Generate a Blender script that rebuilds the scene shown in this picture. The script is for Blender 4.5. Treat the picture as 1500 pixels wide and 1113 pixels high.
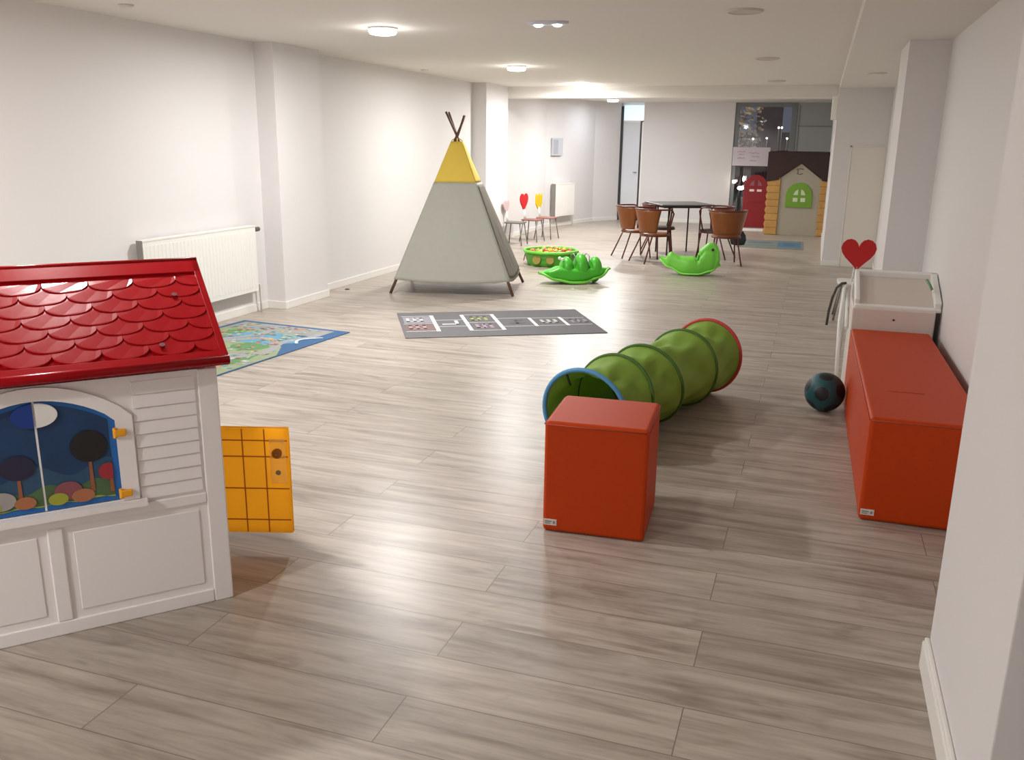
import bpy, bmesh, math, random
from mathutils import Vector, Matrix
random.seed(7)
PI = math.pi
SC = bpy.context.scene
for _o in list(bpy.data.objects):
    bpy.data.objects.remove(_o)

# ------------------------------------------------------------------ camera, world, exposure
H = 1.55
YAW, PITCH, ROLL, FPX = 0.324653, 0.262707, 0.0140477, 1291.37
cy_, sy_ = math.cos(YAW), math.sin(YAW)
fw = Vector((-sy_ * math.cos(PITCH), cy_ * math.cos(PITCH), -math.sin(PITCH)))
rt = Vector((cy_, sy_, 0))
up = rt.cross(fw)
r2 = rt * math.cos(ROLL) + up * math.sin(ROLL)
u2 = -rt * math.sin(ROLL) + up * math.cos(ROLL)
cam_d = bpy.data.cameras.new('camera')
cam = bpy.data.objects.new('camera', cam_d)
SC.collection.objects.link(cam)
mw = Matrix((r2, u2, -fw)).transposed().to_4x4()
mw.translation = (0, 0, H)
cam.matrix_world = mw
cam_d.sensor_width = 36.0
cam_d.lens = FPX / 1500 * 36.0
cam_d.clip_start = 0.05
SC.camera = cam
w = bpy.data.worlds.new('night')
SC.world = w
w.use_nodes = True
w.node_tree.nodes['Background'].inputs[0].default_value = (0.14, 0.13, 0.145, 1)
w.node_tree.nodes['Background'].inputs[1].default_value = 0.7
SC.view_settings.view_transform = 'Standard'
SC.view_settings.look = 'None'
SC.view_settings.exposure = 1.0
SC.view_settings.gamma = 1.0
SC.view_settings.use_curve_mapping = False
LAMP_W = 30.0
LAMP_COL = (1.0, 0.988, 0.972)
COOL_COL = (0.80, 0.88, 1.0)


# ------------------------------------------------------------------ materials
def lin(c):
    return c / 12.92 if c <= 0.04045 else ((c + 0.055) / 1.055) ** 2.4


def hexc(h):
    h = h.lstrip('#')
    return tuple(lin(int(h[i:i + 2], 16) / 255) for i in (0, 2, 4)) + (1,)


MATS = {}


def mat(name, col, rough=0.5, metal=0.0, bump=0.0, bscale=60.0, var=0.0, spec=0.5, emit=None, estr=0.0, trans=0.0, coat=0.0):
    if name in MATS:
        return MATS[name]
    m = bpy.data.materials.new(name)
    m.use_nodes = True
    nt = m.node_tree
    b = nt.nodes['Principled BSDF']
    c = hexc(col) if isinstance(col, str) else col
    b.inputs['Base Color'].default_value = c
    b.inputs['Roughness'].default_value = rough
    b.inputs['Metallic'].default_value = metal
    b.inputs['Specular IOR Level'].default_value = spec
    b.inputs['Transmission Weight'].default_value = trans
    b.inputs['Coat Weight'].default_value = coat
    if emit:
        b.inputs['Emission Color'].default_value = hexc(emit)
        b.inputs['Emission Strength'].default_value = estr
    tc = nt.nodes.new('ShaderNodeTexCoord')
    nz = nt.nodes.new('ShaderNodeTexNoise')
    nz.inputs['Scale'].default_value = bscale
    nz.inputs['Detail'].default_value = 3
    nt.links.new(tc.outputs['Object'], nz.inputs['Vector'])
    if bump:
        bp = nt.nodes.new('ShaderNodeBump')
        bp.inputs['Strength'].default_value = bump
        bp.inputs['Distance'].default_value = 0.01
        nt.links.new(nz.outputs['Fac'], bp.inputs['Height'])
        nt.links.new(bp.outputs['Normal'], b.inputs['Normal'])
    if var:
        n2 = nt.nodes.new('ShaderNodeTexNoise')
        n2.inputs['Scale'].default_value = bscale * 0.12
        n2.inputs['Detail'].default_value = 4
        nt.links.new(tc.outputs['Object'], n2.inputs['Vector'])
        mx = nt.nodes.new('ShaderNodeMix')
        mx.data_type = 'RGBA'
        mx.inputs[6].default_value = tuple(v * (1 - var) for v in c[:3]) + (1,)
        mx.inputs[7].default_value = tuple(min(1, v * (1 + var)) for v in c[:3]) + (1,)
        nt.links.new(n2.outputs['Fac'], mx.inputs[0])
        nt.links.new(mx.outputs[2], b.inputs['Base Color'])
    MATS[name] = m
    return m


def floor_material():
    m = bpy.data.materials.new('laminate')
    m.use_nodes = True
    nt = m.node_tree
    N, L = nt.nodes.new, nt.links.new
    b = nt.nodes['Principled BSDF']
    tc = N('ShaderNodeTexCoord')
    mp = N('ShaderNodeMapping')
    mp.inputs['Location'].default_value = (0.222 + 0.765, -1.583, 0)
    L(tc.outputs['Object'], mp.inputs['Vector'])
    br = N('ShaderNodeTexBrick')
    br.offset = 0.5
    br.inputs['Scale'].default_value = 1.0
    br.inputs['Brick Width'].default_value = 1.53
    br.inputs['Row Height'].default_value = 0.2175
    br.inputs['Mortar Size'].default_value = 0.0016
    br.inputs['Mortar Smooth'].default_value = 0.0
    br.inputs['Bias'].default_value = 0.0
    br.inputs['Color1'].default_value = (0, 0, 0, 1)
    br.inputs['Color2'].default_value = (1, 1, 1, 1)
    br.inputs['Mortar'].default_value = (0.5, 0.5, 0.5, 1)
    L(mp.outputs['Vector'], br.inputs['Vector'])
    # per board offset of the grain
    sx = N('ShaderNodeSeparateXYZ')
    L(tc.outputs['Object'], sx.inputs[0])
    off = N('ShaderNodeMath'); off.operation = 'MULTIPLY'; off.inputs[1].default_value = 23.0
    L(br.outputs['Color'], off.inputs[0])

    def grain(sxx, syy, detail, rough, dist):
        cx = N('ShaderNodeMath'); cx.operation = 'MULTIPLY'; cx.inputs[1].default_value = sxx
        cyn = N('ShaderNodeMath'); cyn.operation = 'MULTIPLY'; cyn.inputs[1].default_value = syy
        L(sx.outputs[0], cx.inputs[0]); L(sx.outputs[1], cyn.inputs[0])
        cb = N('ShaderNodeCombineXYZ')
        L(cx.outputs[0], cb.inputs[0]); L(cyn.outputs[0], cb.inputs[1]); L(off.outputs[0], cb.inputs[2])
        n = N('ShaderNodeTexNoise')
        n.inputs['Scale'].default_value = 1.0
        n.inputs['Detail'].default_value = detail
        n.inputs['Roughness'].default_value = rough
        n.inputs['Distortion'].default_value = dist
        L(cb.outputs[0], n.inputs['Vector'])
        return n
    g1 = grain(1.7, 17.0, 5, 0.6, 0.5)
    g2 = grain(5.0, 75.0, 4, 0.6, 0.3)
    g3 = grain(3.2, 9.0, 3, 0.5, 1.2)
    r1 = N('ShaderNodeValToRGB')
    e = r1.color_ramp.elements
    e[0].position = 0.28; e[0].color = hexc('#8d8073')
    e[1].position = 0.72; e[1].color = hexc('#c4baae')
    k = e.new(0.48); k.color = hexc('#aea397')
    L(g1.outputs['Fac'], r1.inputs[0])
    r2_ = N('ShaderNodeValToRGB')
    e = r2_.color_ramp.elements
    e[0].position = 0.3; e[0].color = (0.86, 0.855, 0.85, 1)
    e[1].position = 0.65; e[1].color = (1.03, 1.03, 1.03, 1)
    L(g2.outputs['Fac'], r2_.inputs[0])
    m1 = N('ShaderNodeMix'); m1.data_type = 'RGBA'; m1.blend_type = 'MULTIPLY'; m1.inputs[0].default_value = 1
    L(r1.outputs[0], m1.inputs[6]); L(r2_.outputs[0], m1.inputs[7])
    r3 = N('ShaderNodeValToRGB')
    e = r3.color_ramp.elements
    e[0].position = 0.28; e[0].color = (0.74, 0.72, 0.70, 1)
    e[1].position = 0.42; e[1].color = (1, 1, 1, 1)
    L(g3.outputs['Fac'], r3.inputs[0])
    m2 = N('ShaderNodeMix'); m2.data_type = 'RGBA'; m2.blend_type = 'MULTIPLY'; m2.inputs[0].default_value = 0.8
    L(m1.outputs[2], m2.inputs[6]); L(r3.outputs[0], m2.inputs[7])
    # board tone
    tone = N('ShaderNodeMapRange')
    tone.inputs['To Min'].default_value = 0.93
    tone.inputs['To Max'].default_value = 1.05
    L(br.outputs['Color'], tone.inputs[0])
    m3 = N('ShaderNodeVectorMath'); m3.operation = 'SCALE'
    L(m2.outputs[2], m3.inputs[0]); L(tone.outputs[0], m3.inputs['Scale'])
    m4 = N('ShaderNodeMix'); m4.data_type = 'RGBA'
    L(br.outputs['Fac'], m4.inputs[0]); L(m3.outputs[0], m4.inputs[6])
    m4.inputs[7].default_value = hexc('#7a6d60')
    L(m4.outputs[2], b.inputs['Base Color'])
    b.inputs['Roughness'].default_value = 0.34
    bp = N('ShaderNodeBump'); bp.inputs['Strength'].default_value = 0.08; bp.inputs['Distance'].default_value = 0.004
    L(g2.outputs['Fac'], bp.inputs['Height'])
    L(bp.outputs['Normal'], b.inputs['Normal'])
    return m


M_WALL = mat('wall_paint', '#e1dedd', 0.6, bump=0.03, bscale=180)
M_CEIL = mat('ceiling_paint', '#e6e2dc', 0.8)
M_SKIRT = mat('skirting_white', '#ebe8e2', 0.4)
M_WHITE = mat('white_plastic', '#f0eeea', 0.35)
M_HOUSEW = mat('house_white_plastic', '#f6f1f0', 0.42, bump=0.02, bscale=120)
M_RED = mat('glossy_red_plastic', '#a20914', 0.22, bump=0.02, bscale=40, spec=0.18)
M_ORANGE = mat('orange_leatherette', '#bd3d06', 0.5, bump=0.12, bscale=300, var=0.05, spec=0.22)
M_DOORO = mat('orange_plastic', '#fb9c14', 0.4)
M_BLUE = mat('blue_plastic', '#1f66ad', 0.4)
M_YELLOW = mat('yellow_plastic', '#f2a71c', 0.4)
M_GREENF = mat('green_nylon', '#90b44c', 0.6, spec=0.2, bump=0.25, bscale=25, var=0.12)
M_GREEND = mat('dark_green_band', '#446a22', 0.6)
M_GREENP = mat('bright_green_plastic', '#4cbc30', 0.35)
M_GREENP2 = mat('lime_green_plastic', '#74cf45', 0.35)
M_DARK = mat('black_metal', '#2c2a29', 0.45)
M_GREYT = mat('table_grey', '#5b5d5c', 0.35)
M_RAD = mat('radiator_white', '#eeece6', 0.35)
M_RADD = mat('radiator_dark_grey', '#8a8781', 0.6)  # own grey of the side grille and brackets
M_WOOD = mat('chair_wood', '#84491f', 0.35, bump=0.05, bscale=30, var=0.15)
M_TUBE = mat('chair_tube_red', '#5e2418', 0.35)
M_CANVAS = mat('grey_canvas', '#a9a99f', 0.9, bump=0.15, bscale=120, var=0.04)
M_CANVASY = mat('yellow_canvas', '#d9bb4e', 0.9, bump=0.15, bscale=120, var=0.04)
M_CANVASD = mat('brown_grey_canvas', '#7a7369', 0.9, bump=0.15, bscale=120)  # dark flap canvas, with the shade of that teepee side in its colour
M_POLE = mat('teepee_pole_wood', '#5f4230', 0.6, var=0.3, bscale=60)


# ------------------------------------------------------------------ mesh building
class MB:
    def __init__(s):
        s.v, s.f, s.mi, s.sm = [], [], [], []

    def add(s, vs, fs, mi=0, smooth=False):
        o = len(s.v)
        s.v += [tuple(v) for v in vs]
        for f in fs:
            s.f.append(tuple(i + o for i in f)); s.mi.append(mi); s.sm.append(smooth)
        return s

    def box(s, x0, x1, y0, y1, z0, z1, mi=0, M=None):
        vs = [(x, y, z) for z in (z0, z1) for y in (y0, y1) for x in (x0, x1)]
        if M is not None:
            vs = [M @ Vector(v) for v in vs]
        return s.add(vs, [(0, 2, 3, 1), (4, 5, 7, 6), (0, 1, 5, 4), (2, 6, 7, 3), (0, 4, 6, 2), (1, 3, 7, 5)], mi)

    def prism(s, poly, lo, hi, axis='z', mi=0, M=None, smooth=False):
        """poly 2-D, extruded along an axis: z -> (x,y), y -> (x,z), x -> (y,z)"""
        n = len(poly)

        def P(p, h):
            if axis == 'z':
                return Vector((p[0], p[1], h))
            if axis == 'y':
                return Vector((p[0], h, p[1]))
            return Vector((h, p[0], p[1]))
        vs = [P(p, lo) for p in poly] + [P(p, hi) for p in poly]
        if M is not None:
            vs = [M @ v for v in vs]
        fs = [tuple(range(n - 1, -1, -1)), tuple(range(n, 2 * n))]
        fs += [(i, (i + 1) % n, n + (i + 1) % n, n + i) for i in range(n)]
        return s.add(vs, fs, mi, smooth)

    def tube(s, pts, r, seg=10, mi=0, closed=False, M=None):
        pts = [Vector(p) for p in pts]
        n = len(pts)
        rr = r if isinstance(r, (list, tuple)) else [r] * n
        vs, fs = [], []
        prev = None
        for i, p in enumerate(pts):
            if closed:
                t = pts[(i + 1) % n] - pts[i - 1]
            else:
                t = pts[min(i + 1, n - 1)] - pts[max(i - 1, 0)]
            t.normalize()
            if prev is None:
                a = Vector((0, 0, 1)) if abs(t.z) < 0.9 else Vector((1, 0, 0))
                nrm = t.cross(a).normalized()
            else:
                nrm = (prev - t * prev.dot(t)).normalized()
            prev = nrm
            bn = t.cross(nrm)
            for k in range(seg):
                a = 2 * PI * k / seg
                vs.append(p + (nrm * math.cos(a) + bn * math.sin(a)) * rr[i])
        for i in range(n if closed else n - 1):
            j = (i + 1) % n
            for k in range(seg):
                k2 = (k + 1) % seg
                fs.append((i * seg + k, i * seg + k2, j * seg + k2, j * seg + k))
        if M is not None:
            vs = [M @ v for v in vs]
        s.add(vs, fs, mi, True)
        if not closed:
            o = len(s.v) - len(vs)
            s.f.append(tuple(o + k for k in range(seg - 1, -1, -1))); s.mi.append(mi); s.sm.append(False)
            s.f.append(tuple(o + (n - 1) * seg + k for k in range(seg))); s.mi.append(mi); s.sm.append(False)
        return s

    def lathe(s, prof, seg=32, mi=0, c=(0, 0, 0), M=None, cap=True, smooth=True):
        vs, fs = [], []
        for (r, z) in prof:
            for k in range(seg):
                a = 2 * PI * k / seg
                vs.append(Vector((c[0] + r * math.cos(a), c[1] + r * math.sin(a), c[2] + z)))
        n = len(prof)
        for i in range(n - 1):
            for k in range(seg):
                k2 = (k + 1) % seg
                fs.append((i * seg + k, i * seg + k2, (i + 1) * seg + k2, (i + 1) * seg + k))
        if M is not None:
            vs = [M @ v for v in vs]
        s.add(vs, fs, mi, smooth)
        if cap:
            o = len(s.v) - len(vs)
            s.f.append(tuple(o + k for k in range(seg - 1, -1, -1))); s.mi.append(mi); s.sm.append(False)
            s.f.append(tuple(o + (n - 1) * seg + k for k in range(seg))); s.mi.append(mi); s.sm.append(False)
        return s

    def sphere(s, c, r, seg=16, rings=10, mi=0, sc=(1, 1, 1), M=None):
        prof = [(max(1e-4, r * math.sin(PI * i / rings)), -r * math.cos(PI * i / rings)) for i in range(rings + 1)]
        T = Matrix.Translation(c) @ Matrix.Diagonal((*sc, 1))
        if M is not None:
            T = M @ T
        return s.lathe(prof, seg, mi, M=T, cap=False)

    def loft(s, rings, mi=0, closed=True, cap=True, smooth=True, M=None):
        n, k = len(rings), len(rings[0])
        vs = [Vector(p) for r in rings for p in r]
        fs = []
        for i in range(n - 1):
            for j in range(k if closed else k - 1):
                j2 = (j + 1) % k
                fs.append((i * k + j, i * k + j2, (i + 1) * k + j2, (i + 1) * k + j))
        if cap:
            fs.append(tuple(range(k - 1, -1, -1)))
            fs.append(tuple((n - 1) * k + j for j in range(k)))
        if M is not None:
            vs = [M @ v for v in vs]
        return s.add(vs, fs, mi, smooth)

    def build(s, name, mats, parent=None, bevel=0.0, seg=2, loc=None, rotz=None, fix=True):
        me = bpy.data.meshes.new(name)
        me.from_pydata(s.v, [], s.f)
        if not isinstance(mats, (list, tuple)):
            mats = [mats]
        for m in mats:
            me.materials.append(m)
        me.polygons.foreach_set('material_index', s.mi)
        me.polygons.foreach_set('use_smooth', s.sm)
        if fix:
            b = bmesh.new(); b.from_mesh(me)
            bmesh.ops.recalc_face_normals(b, faces=b.faces)
            b.to_mesh(me); b.free()
        me.update()
        o = bpy.data.objects.new(name, me)
        SC.collection.objects.link(o)
        if parent is not None:
            o.parent = parent
        if loc is not None:
            o.location = loc
        if rotz is not None:
            o.rotation_euler = (0, 0, rotz)
        if bevel:
            md = o.modifiers.new('bevel', 'BEVEL')
            md.width = bevel; md.segments = seg; md.limit_method = 'ANGLE'; md.angle_limit = math.radians(40)
            md.harden_normals = False
        return o


def tag(o, label, cat, group=None, kind=None):
    o['label'] = label
    o['category'] = cat
    if group:
        o['group'] = group
    if kind:
        o['kind'] = kind
    return o


def thing(name, label, cat, loc=(0, 0, 0), rotz=0.0, group=None):
    o = bpy.data.objects.new(name, None)
    o.empty_display_size = 0.05
    SC.collection.objects.link(o)
    o.location = loc
    o.rotation_euler = (0, 0, rotz)
    return tag(o, label, cat, group)


def struct(o, label=None, cat=None):
    o['kind'] = 'structure'
    if label:
        o['label'] = label
    if cat:
        o['category'] = cat
    return o


def copy_tree(o, parent=None):
    c = o.copy()
    SC.collection.objects.link(c)
    c.parent = parent
    for ch in list(o.children):
        copy_tree(ch, c)
    return c


def arc(cx, cy, r, a0, a1, n):
    return [(cx + r * math.cos(math.radians(a0 + (a1 - a0) * i / n)), cy + r * math.sin(math.radians(a0 + (a1 - a0) * i / n))) for i in range(n + 1)]


# ------------------------------------------------------------------ room shell
ZC, ZS = 2.38, 2.29          # main ceiling, lower ceiling along the right side
XL, XR = -4.86, 0.79
YB, YF = -1.6, 18.7
struct(MB().box(-6, 2.0, YB - 0.2, YF + 0.3, -0.1, 0).build('floor', floor_material()), 'grey-beige wood-look laminate floor in long staggered boards', 'floor')
struct(MB().box(-6, 0.14, YB - 0.2, YF + 0.2, ZC, ZC + 0.12).box(0.14, 2.0, YB - 0.2, YF + 0.2, ZS, ZC + 0.12).build('ceiling', M_CEIL), 'smooth white ceiling with a lower strip along the bench wall', 'ceiling')
struct(MB().box(-4.86, 0.14, 13.44, 13.80, 2.215, ZC).build('trim_1', M_CEIL), 'shallow white ceiling beam crossing the room beyond the teepee', 'beam')

wl = MB()
wl.box(XL - 0.2, XL, YB, 16.25, 0, ZC)
MB().prism([(XL, 16.25), (-4.39, 18.1), (-4.0, YF), (-4.0, YF + 0.2), (XL - 0.2, YF + 0.2), (XL - 0.2, 16.25)], 0, ZC).build('wall_left_angled', M_WALL)
struct(bpy.data.objects['wall_left_angled'], 'white angled wall stretch behind the small far radiator', 'wall')
struct(wl.build('wall_left', M_WALL), 'long white wall with two shallow pillars beside the teepee', 'wall')
struct(MB().box(XL - 0.02, -4.665, 7.12, 7.90, 0, ZC).build('wall_left_pillar', M_WALL), 'white pillar on the long wall right beside the near radiator', 'pillar')
struct(MB().box(XL - 0.02, -4.65, 12.48, 13.44, 0, ZC).build('wall_left_pillar', M_WALL), 'white pillar on the long wall behind the teepee', 'pillar')
wb = MB()
wb.box(-3.52, -1.70, YF, YF + 0.15, 0, ZC)
struct(wb.build('wall_back', M_WALL), 'white end wall between the narrow door and the street window', 'wall')
struct(MB().box(-6, 2.0, YB - 0.15, YB, 0, ZC).build('wall_front', M_WALL), 'white wall behind the viewer', 'wall')
wr = MB()
wr.box(XR, XR + 0.4, 2.70, 12.7, 0, ZC)
wr.box(1.3, 1.5, YB, 1.83, 0, ZC)
struct(wr.build('wall_right', M_WALL), 'white wall behind the orange bench', 'wall')
struct(MB().box(0.457, 1.5, 1.83, 2.70, 0, ZC).build('wall_right_pier', M_WALL, bevel=0.004), 'white wall pier closest to the viewer, with a skirting board', 'wall')
struct(MB().box(0.515, XR + .02, 7.2, 7.95, 0, ZS).build('wall_right_column', M_WALL), 'white column rising behind the white play table', 'column')
struct(MB().box(0.14, 1.4, 12.7, YF + 0.2, 0, ZS).build('wall_right_end', M_WALL), 'white wall block that closes the bench side at the far end', 'wall')

sk = MB()
T, SH = 0.012, 0.072
P1, P2 = -4.665, -4.65
sk.box(XL, XL + T, YB, 7.12 - T, 0, SH)
sk.box(XL, P1 + T, 7.12 - T, 7.12, 0, SH)
sk.box(P1, P1 + T, 7.12, 7.90 + T, 0, SH)
sk.box(XL, P1, 7.90, 7.90 + T, 0, SH)
sk.box(XL, XL + T, 7.90 + T, 12.48 - T, 0, SH)
sk.box(XL, P2 + T, 12.48 - T, 12.48, 0, SH)
sk.box(P2, P2 + T, 12.48, 13.44 + T, 0, SH)
sk.box(XL, XL + T, 13.44 + T, 16.25, 0, SH)
sk.prism([(XL, 16.25), (-4.39, 18.1), (-4.0, YF), (-4.0 + T, YF - T), (-4.39 + T, 18.1 - T), (XL + T, 16.25)], 0, SH)
struct(sk.build('baseboard_left', M_SKIRT, bevel=0.003), 'low white skirting board along the teepee wall', 'skirting')
struct(MB().box(-3.5, -1.72, YF - T, YF, 0, SH).build('baseboard_back', M_SKIRT, bevel=0.003), 'low white skirting board below the end wall', 'skirting')
s2 = MB()
s2.box(0.437, 0.457, 1.81, 2.70, 0, 0.09)
s2.box(0.457, 1.3, 1.81, 1.83, 0, 0.09)
s2.box(0.442, 0.457, 1.81, 2.70, 0.09, 0.102)
struct(s2.build('baseboard_right', M_SKIRT, bevel=0.005), 'white skirting board on the pier closest to the viewer', 'skirting')
s3 = MB()
s3.box(XR - T, XR, 2.72, 7.2, 0, SH).box(0.515 - T, 0.515, 7.2, 7.95, 0, SH).box(0.515 - T, XR, 7.2 - T, 7.2, 0, SH)
s3.box(XR - T, XR, 7.95, 12.7, 0, SH).box(0.14 - T, 0.35, 12.7 - T, 12.7, 0, SH).box(0.14 - T, 0.14, 12.7, YF, 0, SH)
struct(s3.build('baseboard_bench_side', M_SKIRT, bevel=0.003), 'low white skirting board behind the bench and round the column', 'skirting')

# flush panel door in the far right block
d2 = MB().box(0.365, XR, 12.686, 12.705, 0.0, 1.56)
struct(d2.build('door_2', mat('panel_door_white', '#e6e0d6', 0.5), bevel=0.004), 'flush white cupboard door in the wall block at the far end', 'door')
struct(MB().box(0.35, 0.365, 12.678, 12.705, 0.0, 1.575).box(0.35, 0.79, 12.678, 12.705, 1.56, 1.575).build('trim_2', M_SKIRT), 'thin white frame round the flush cupboard door', 'frame')

# narrow far door
fr = struct(bpy.data.objects.new('door_1', None), 'narrow white door with a lit pane above in the far corner', 'door')
SC.collection.objects.link(fr)
fr.location = (-3.76, YF + 0.05, 0)
MB().box(-0.19, 0.165, 0.0, 0.04, 0.01, 2.0).build('door_leaf', mat('door_leaf_grey_white', '#d9dde2', 0.4), fr, bevel=0.003)
MB().box(0.11, 0.125, -0.03, 0.0, 0.98, 1.0).tube([(0.12, -0.03, 0.99), (0.12, -0.045, 0.99), (0.06, -0.045, 0.99)], 0.008, 8).build('door_handle', mat('steel', '#8a8c8e', 0.3, 0.9), fr)
MB().box(-0.235, -0.19, -0.02, 0.05, 0, 2.31).box(0.165, 0.20, 0.0, 0.05, 0, 2.02).build('door_gap', mat('gap_shade', '#2b2d31', 0.5), fr)  # dark strips standing for the shaded gaps beside the leaf
MB().box(-0.19, 0.24, 0.02, 0.04, 2.03, 2.33).build('transom_pane', mat('lit_pane', '#dceeff', 0.3, emit='#d8ecff', estr=0.38), fr)
MB().box(0.20, 0.25, -0.0, 0.05, 0, 2.02).box(-0.19, 0.24, 0.0, 0.05, 2.0, 2.03).box(-0.3, 0.3, 0.06, 0.10, 0, ZC).build('door_frame', M_WHITE, fr)

# ------------------------------------------------------------------ street window
M_ALU = mat('grey_aluminium', '#7d8284', 0.45)
wn = struct(bpy.data.objects.new('window_1', None), 'grey framed street window at the far end with night outside', 'window')
SC.collection.objects.link(wn)
wn.location = (0, YF + 0.05, 0)
f = MB()
f.box(-1.72, -1.62, -0.02, 0.05, 0, ZC).box(-0.63, -0.52, -0.02, 0.05, 0, ZC).box(-1.62, -0.63, -0.02, 0.05, 2.30, ZC).box(-1.62, -0.63, -0.02, 0.05, 0, 0.10)
f.build('window_frame', M_ALU, wn, bevel=0.004)
MB().box(-1.62, -0.63, 0.010, 0.018, 0.10, 2.30).build('glass_pane', mat('window_glass', '#ffffff', 0.02, trans=1.0), wn)
MB().box(-0.52, 0.14, -0.01, 0.04, 0, ZC).build('side_panel', mat('grey_panel', '#a3a8a6', 0.5), wn, bevel=0.003)
MB().box(-0.50, 0.13, -0.02, -0.01, 1.93, 1.95).box(-0.49, -0.475, -0.02, -0.01, 0.05, 2.33).build('panel_rail', M_ALU, wn)

# outside
struct(MB().box(-9, 6, YF + 0.3, 45, -0.2, -0.1).build('ground', mat('asphalt', '#4a4a4e', 0.8)), 'dark street outside the window at night', 'ground')
bd = thing('building', 'dark building across the street seen through the window', 'building', (-1.2, 38, -0.1))
MB().box(-5, 5, 0, 3, 0, 7).build('wall', mat('far_facade', '#5a4f55', 0.8), bd)
for i in range(5):
    MB().box(-4 + i * 1.8, -3.2 + i * 1.8, -0.05, 0.0, 2.2, 3.4).build('shop_window', mat('shop_dim', '#5a6a7d', 0.3, emit='#6a7890', estr=0.12), bd)
MB().box(-5, 5, -0.3, 0, 3.9, 4.4).build('cornice', mat('brick_red_dark', '#5a3230', 0.8), bd)
tr = thing('tree', 'street tree with dark trunk outside the window', 'tree', (-2.2, 24, -0.1))
MB().tube([(0, 0, 0), (0.03, 0, 1.2), (0.0, 0, 2.4), (0.1, 0, 3.6)], [0.09, 0.08, 0.06, 0.03], 8).build('trunk', mat('bark', '#2b2420', 0.9), tr)
fo = MB()
for i in range(900):
    a, rr, z = random.uniform(0, 2 * PI), random.random() ** 0.5 * 0.75, random.uniform(1.35, 3.2)
    p = Vector((rr * math.cos(a), rr * math.sin(a), z)); s_ = random.uniform(0.04, 0.09)
    q = Matrix.Rotation(random.uniform(0, PI), 3, Vector((random.random(), random.random(), random.random())).normalized())
    fo.add([p + q @ Vector(v) * s_ for v in ((-1, 0, 0), (0, -.5, 0), (1, 0, 0), (0, .5, 0))], [(0, 1, 2, 3)])
fo.build('foliage', mat('leaves_night', '#8a7f6c', 0.8), tr, fix=False)
ol = bpy.data.lights.new('tree_fill', 'POINT'); ol.energy = 70; ol.shadow_soft_size = 0.3; ol.color = (1, 0.85, 0.7)  # added point light without a fixture, brightens the tree
olo = bpy.data.objects.new('tree_fill', ol); SC.collection.objects.link(olo); olo.location = (-0.9, 22.3, 3.6)
M_BULB = mat('street_bulb', '#fff0d8', 0.5, emit='#fff2dc', estr=9)
bulbs = [(-1.02, 22.5, 1.98, 'white street light beside its twin above the sign'), (-0.95, 22.5, 1.98, 'white street light, second of the close pair above the sign'),
         (-1.62, 23, 1.72, 'small dim light at the tree trunk outside'), (-1.30, 23, 1.74, 'small dim light between the tree and the pair outside'),
         (-0.83, 23, 1.74, 'small light nearest the grey window upright outside')]
for x, y, z, lb in bulbs:
    o = thing('street_light', lb, 'light', (x, y, -0.1), 0, 'street lights outside the window')
    MB().tube([(0, 0, 0), (0, 0, z + 0.08)], 0.012, 6).build('pole', M_DARK, o)
    MB().sphere((0, -0.03, z + 0.1), 0.019, 10, 6).build('bulb', M_BULB, o)
# shop poster in the window
ps = thing('poster', 'white paper sign with faint red writing hung in the street window', 'poster', (-1.33, YF - 0.02, 1.17))
MB().box(-0.36, 0.36, 0, 0.008, 0, 0.36).build('sheet', mat('poster_paper', '#d6cfd6', 0.6), ps)
pm = MB()
for (x, z, l) in ((-0.27, 0.27, 0.16), (-0.24, 0.22, 0.10), (-0.26, 0.15, 0.14), (-0.05, 0.25, 0.2), (0.02, 0.18, 0.14), (-0.02, 0.1, 0.12)):
    pm.tube([(x + l * t / 6, -0.002, z + 0.012 * math.sin(t * 2.1 + x * 9)) for t in range(7)], 0.004, 5)
pm.build('lettering', mat('poster_red', '#c08a92', 0.6), ps)
# decorated lit plant in the window
pl = thing('lamp', 'slim dark lamp with bright bulbs standing left of the red playhouse door', 'lamp', (-1.50, 18.55, 0))
MB().tube([(0, 0, 0), (0, 0, 1.15)], 0.015, 8).lathe([(0.09, 0), (0.09, 0.02)], 20).tube([(0, 0, 0.78), (-0.10, -0.02, 0.84)], 0.008, 6).tube([(0, 0, 0.7), (0.05, -0.03, 0.73)], 0.008, 6).build('stand', M_DARK, pl)
for q_ in (((-0.11, -0.03, 0.86), 0.035, (1, 1, 1)), ((0.03, -0.04, 0.74), 0.05, (1.3, 1, .8)), ((0.075, -0.03, 0.92), 0.03, (.7, 1, 1.8))):
    MB().sphere(q_[0], q_[1], 12, 8, sc=q_[2]).build('bulb', mat('lamp_bulbs', '#fff0e0', 0.5, emit='#fff0e0', estr=5), pl)


# ------------------------------------------------------------------ ceiling lights
def area_lamp(parent, power, col, z=-0.03, size=0.17):
    ld = bpy.data.lights.new('lamp_light', 'AREA')
    ld.shape = 'DISK'; ld.size = size; ld.energy = power; ld.color = col
    lo = bpy.data.objects.new('lamp_light', ld)
    SC.collection.objects.link(lo)
    lo.parent = parent
    lo.location = (0, 0, z)
    return lo


M_GLOW = mat('downlight_glow', '#ffffff', 0.5, emit='#fff8ee', estr=5.0)
M_OFF = mat('downlight_off', '#cfc8be', 0.5)


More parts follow.
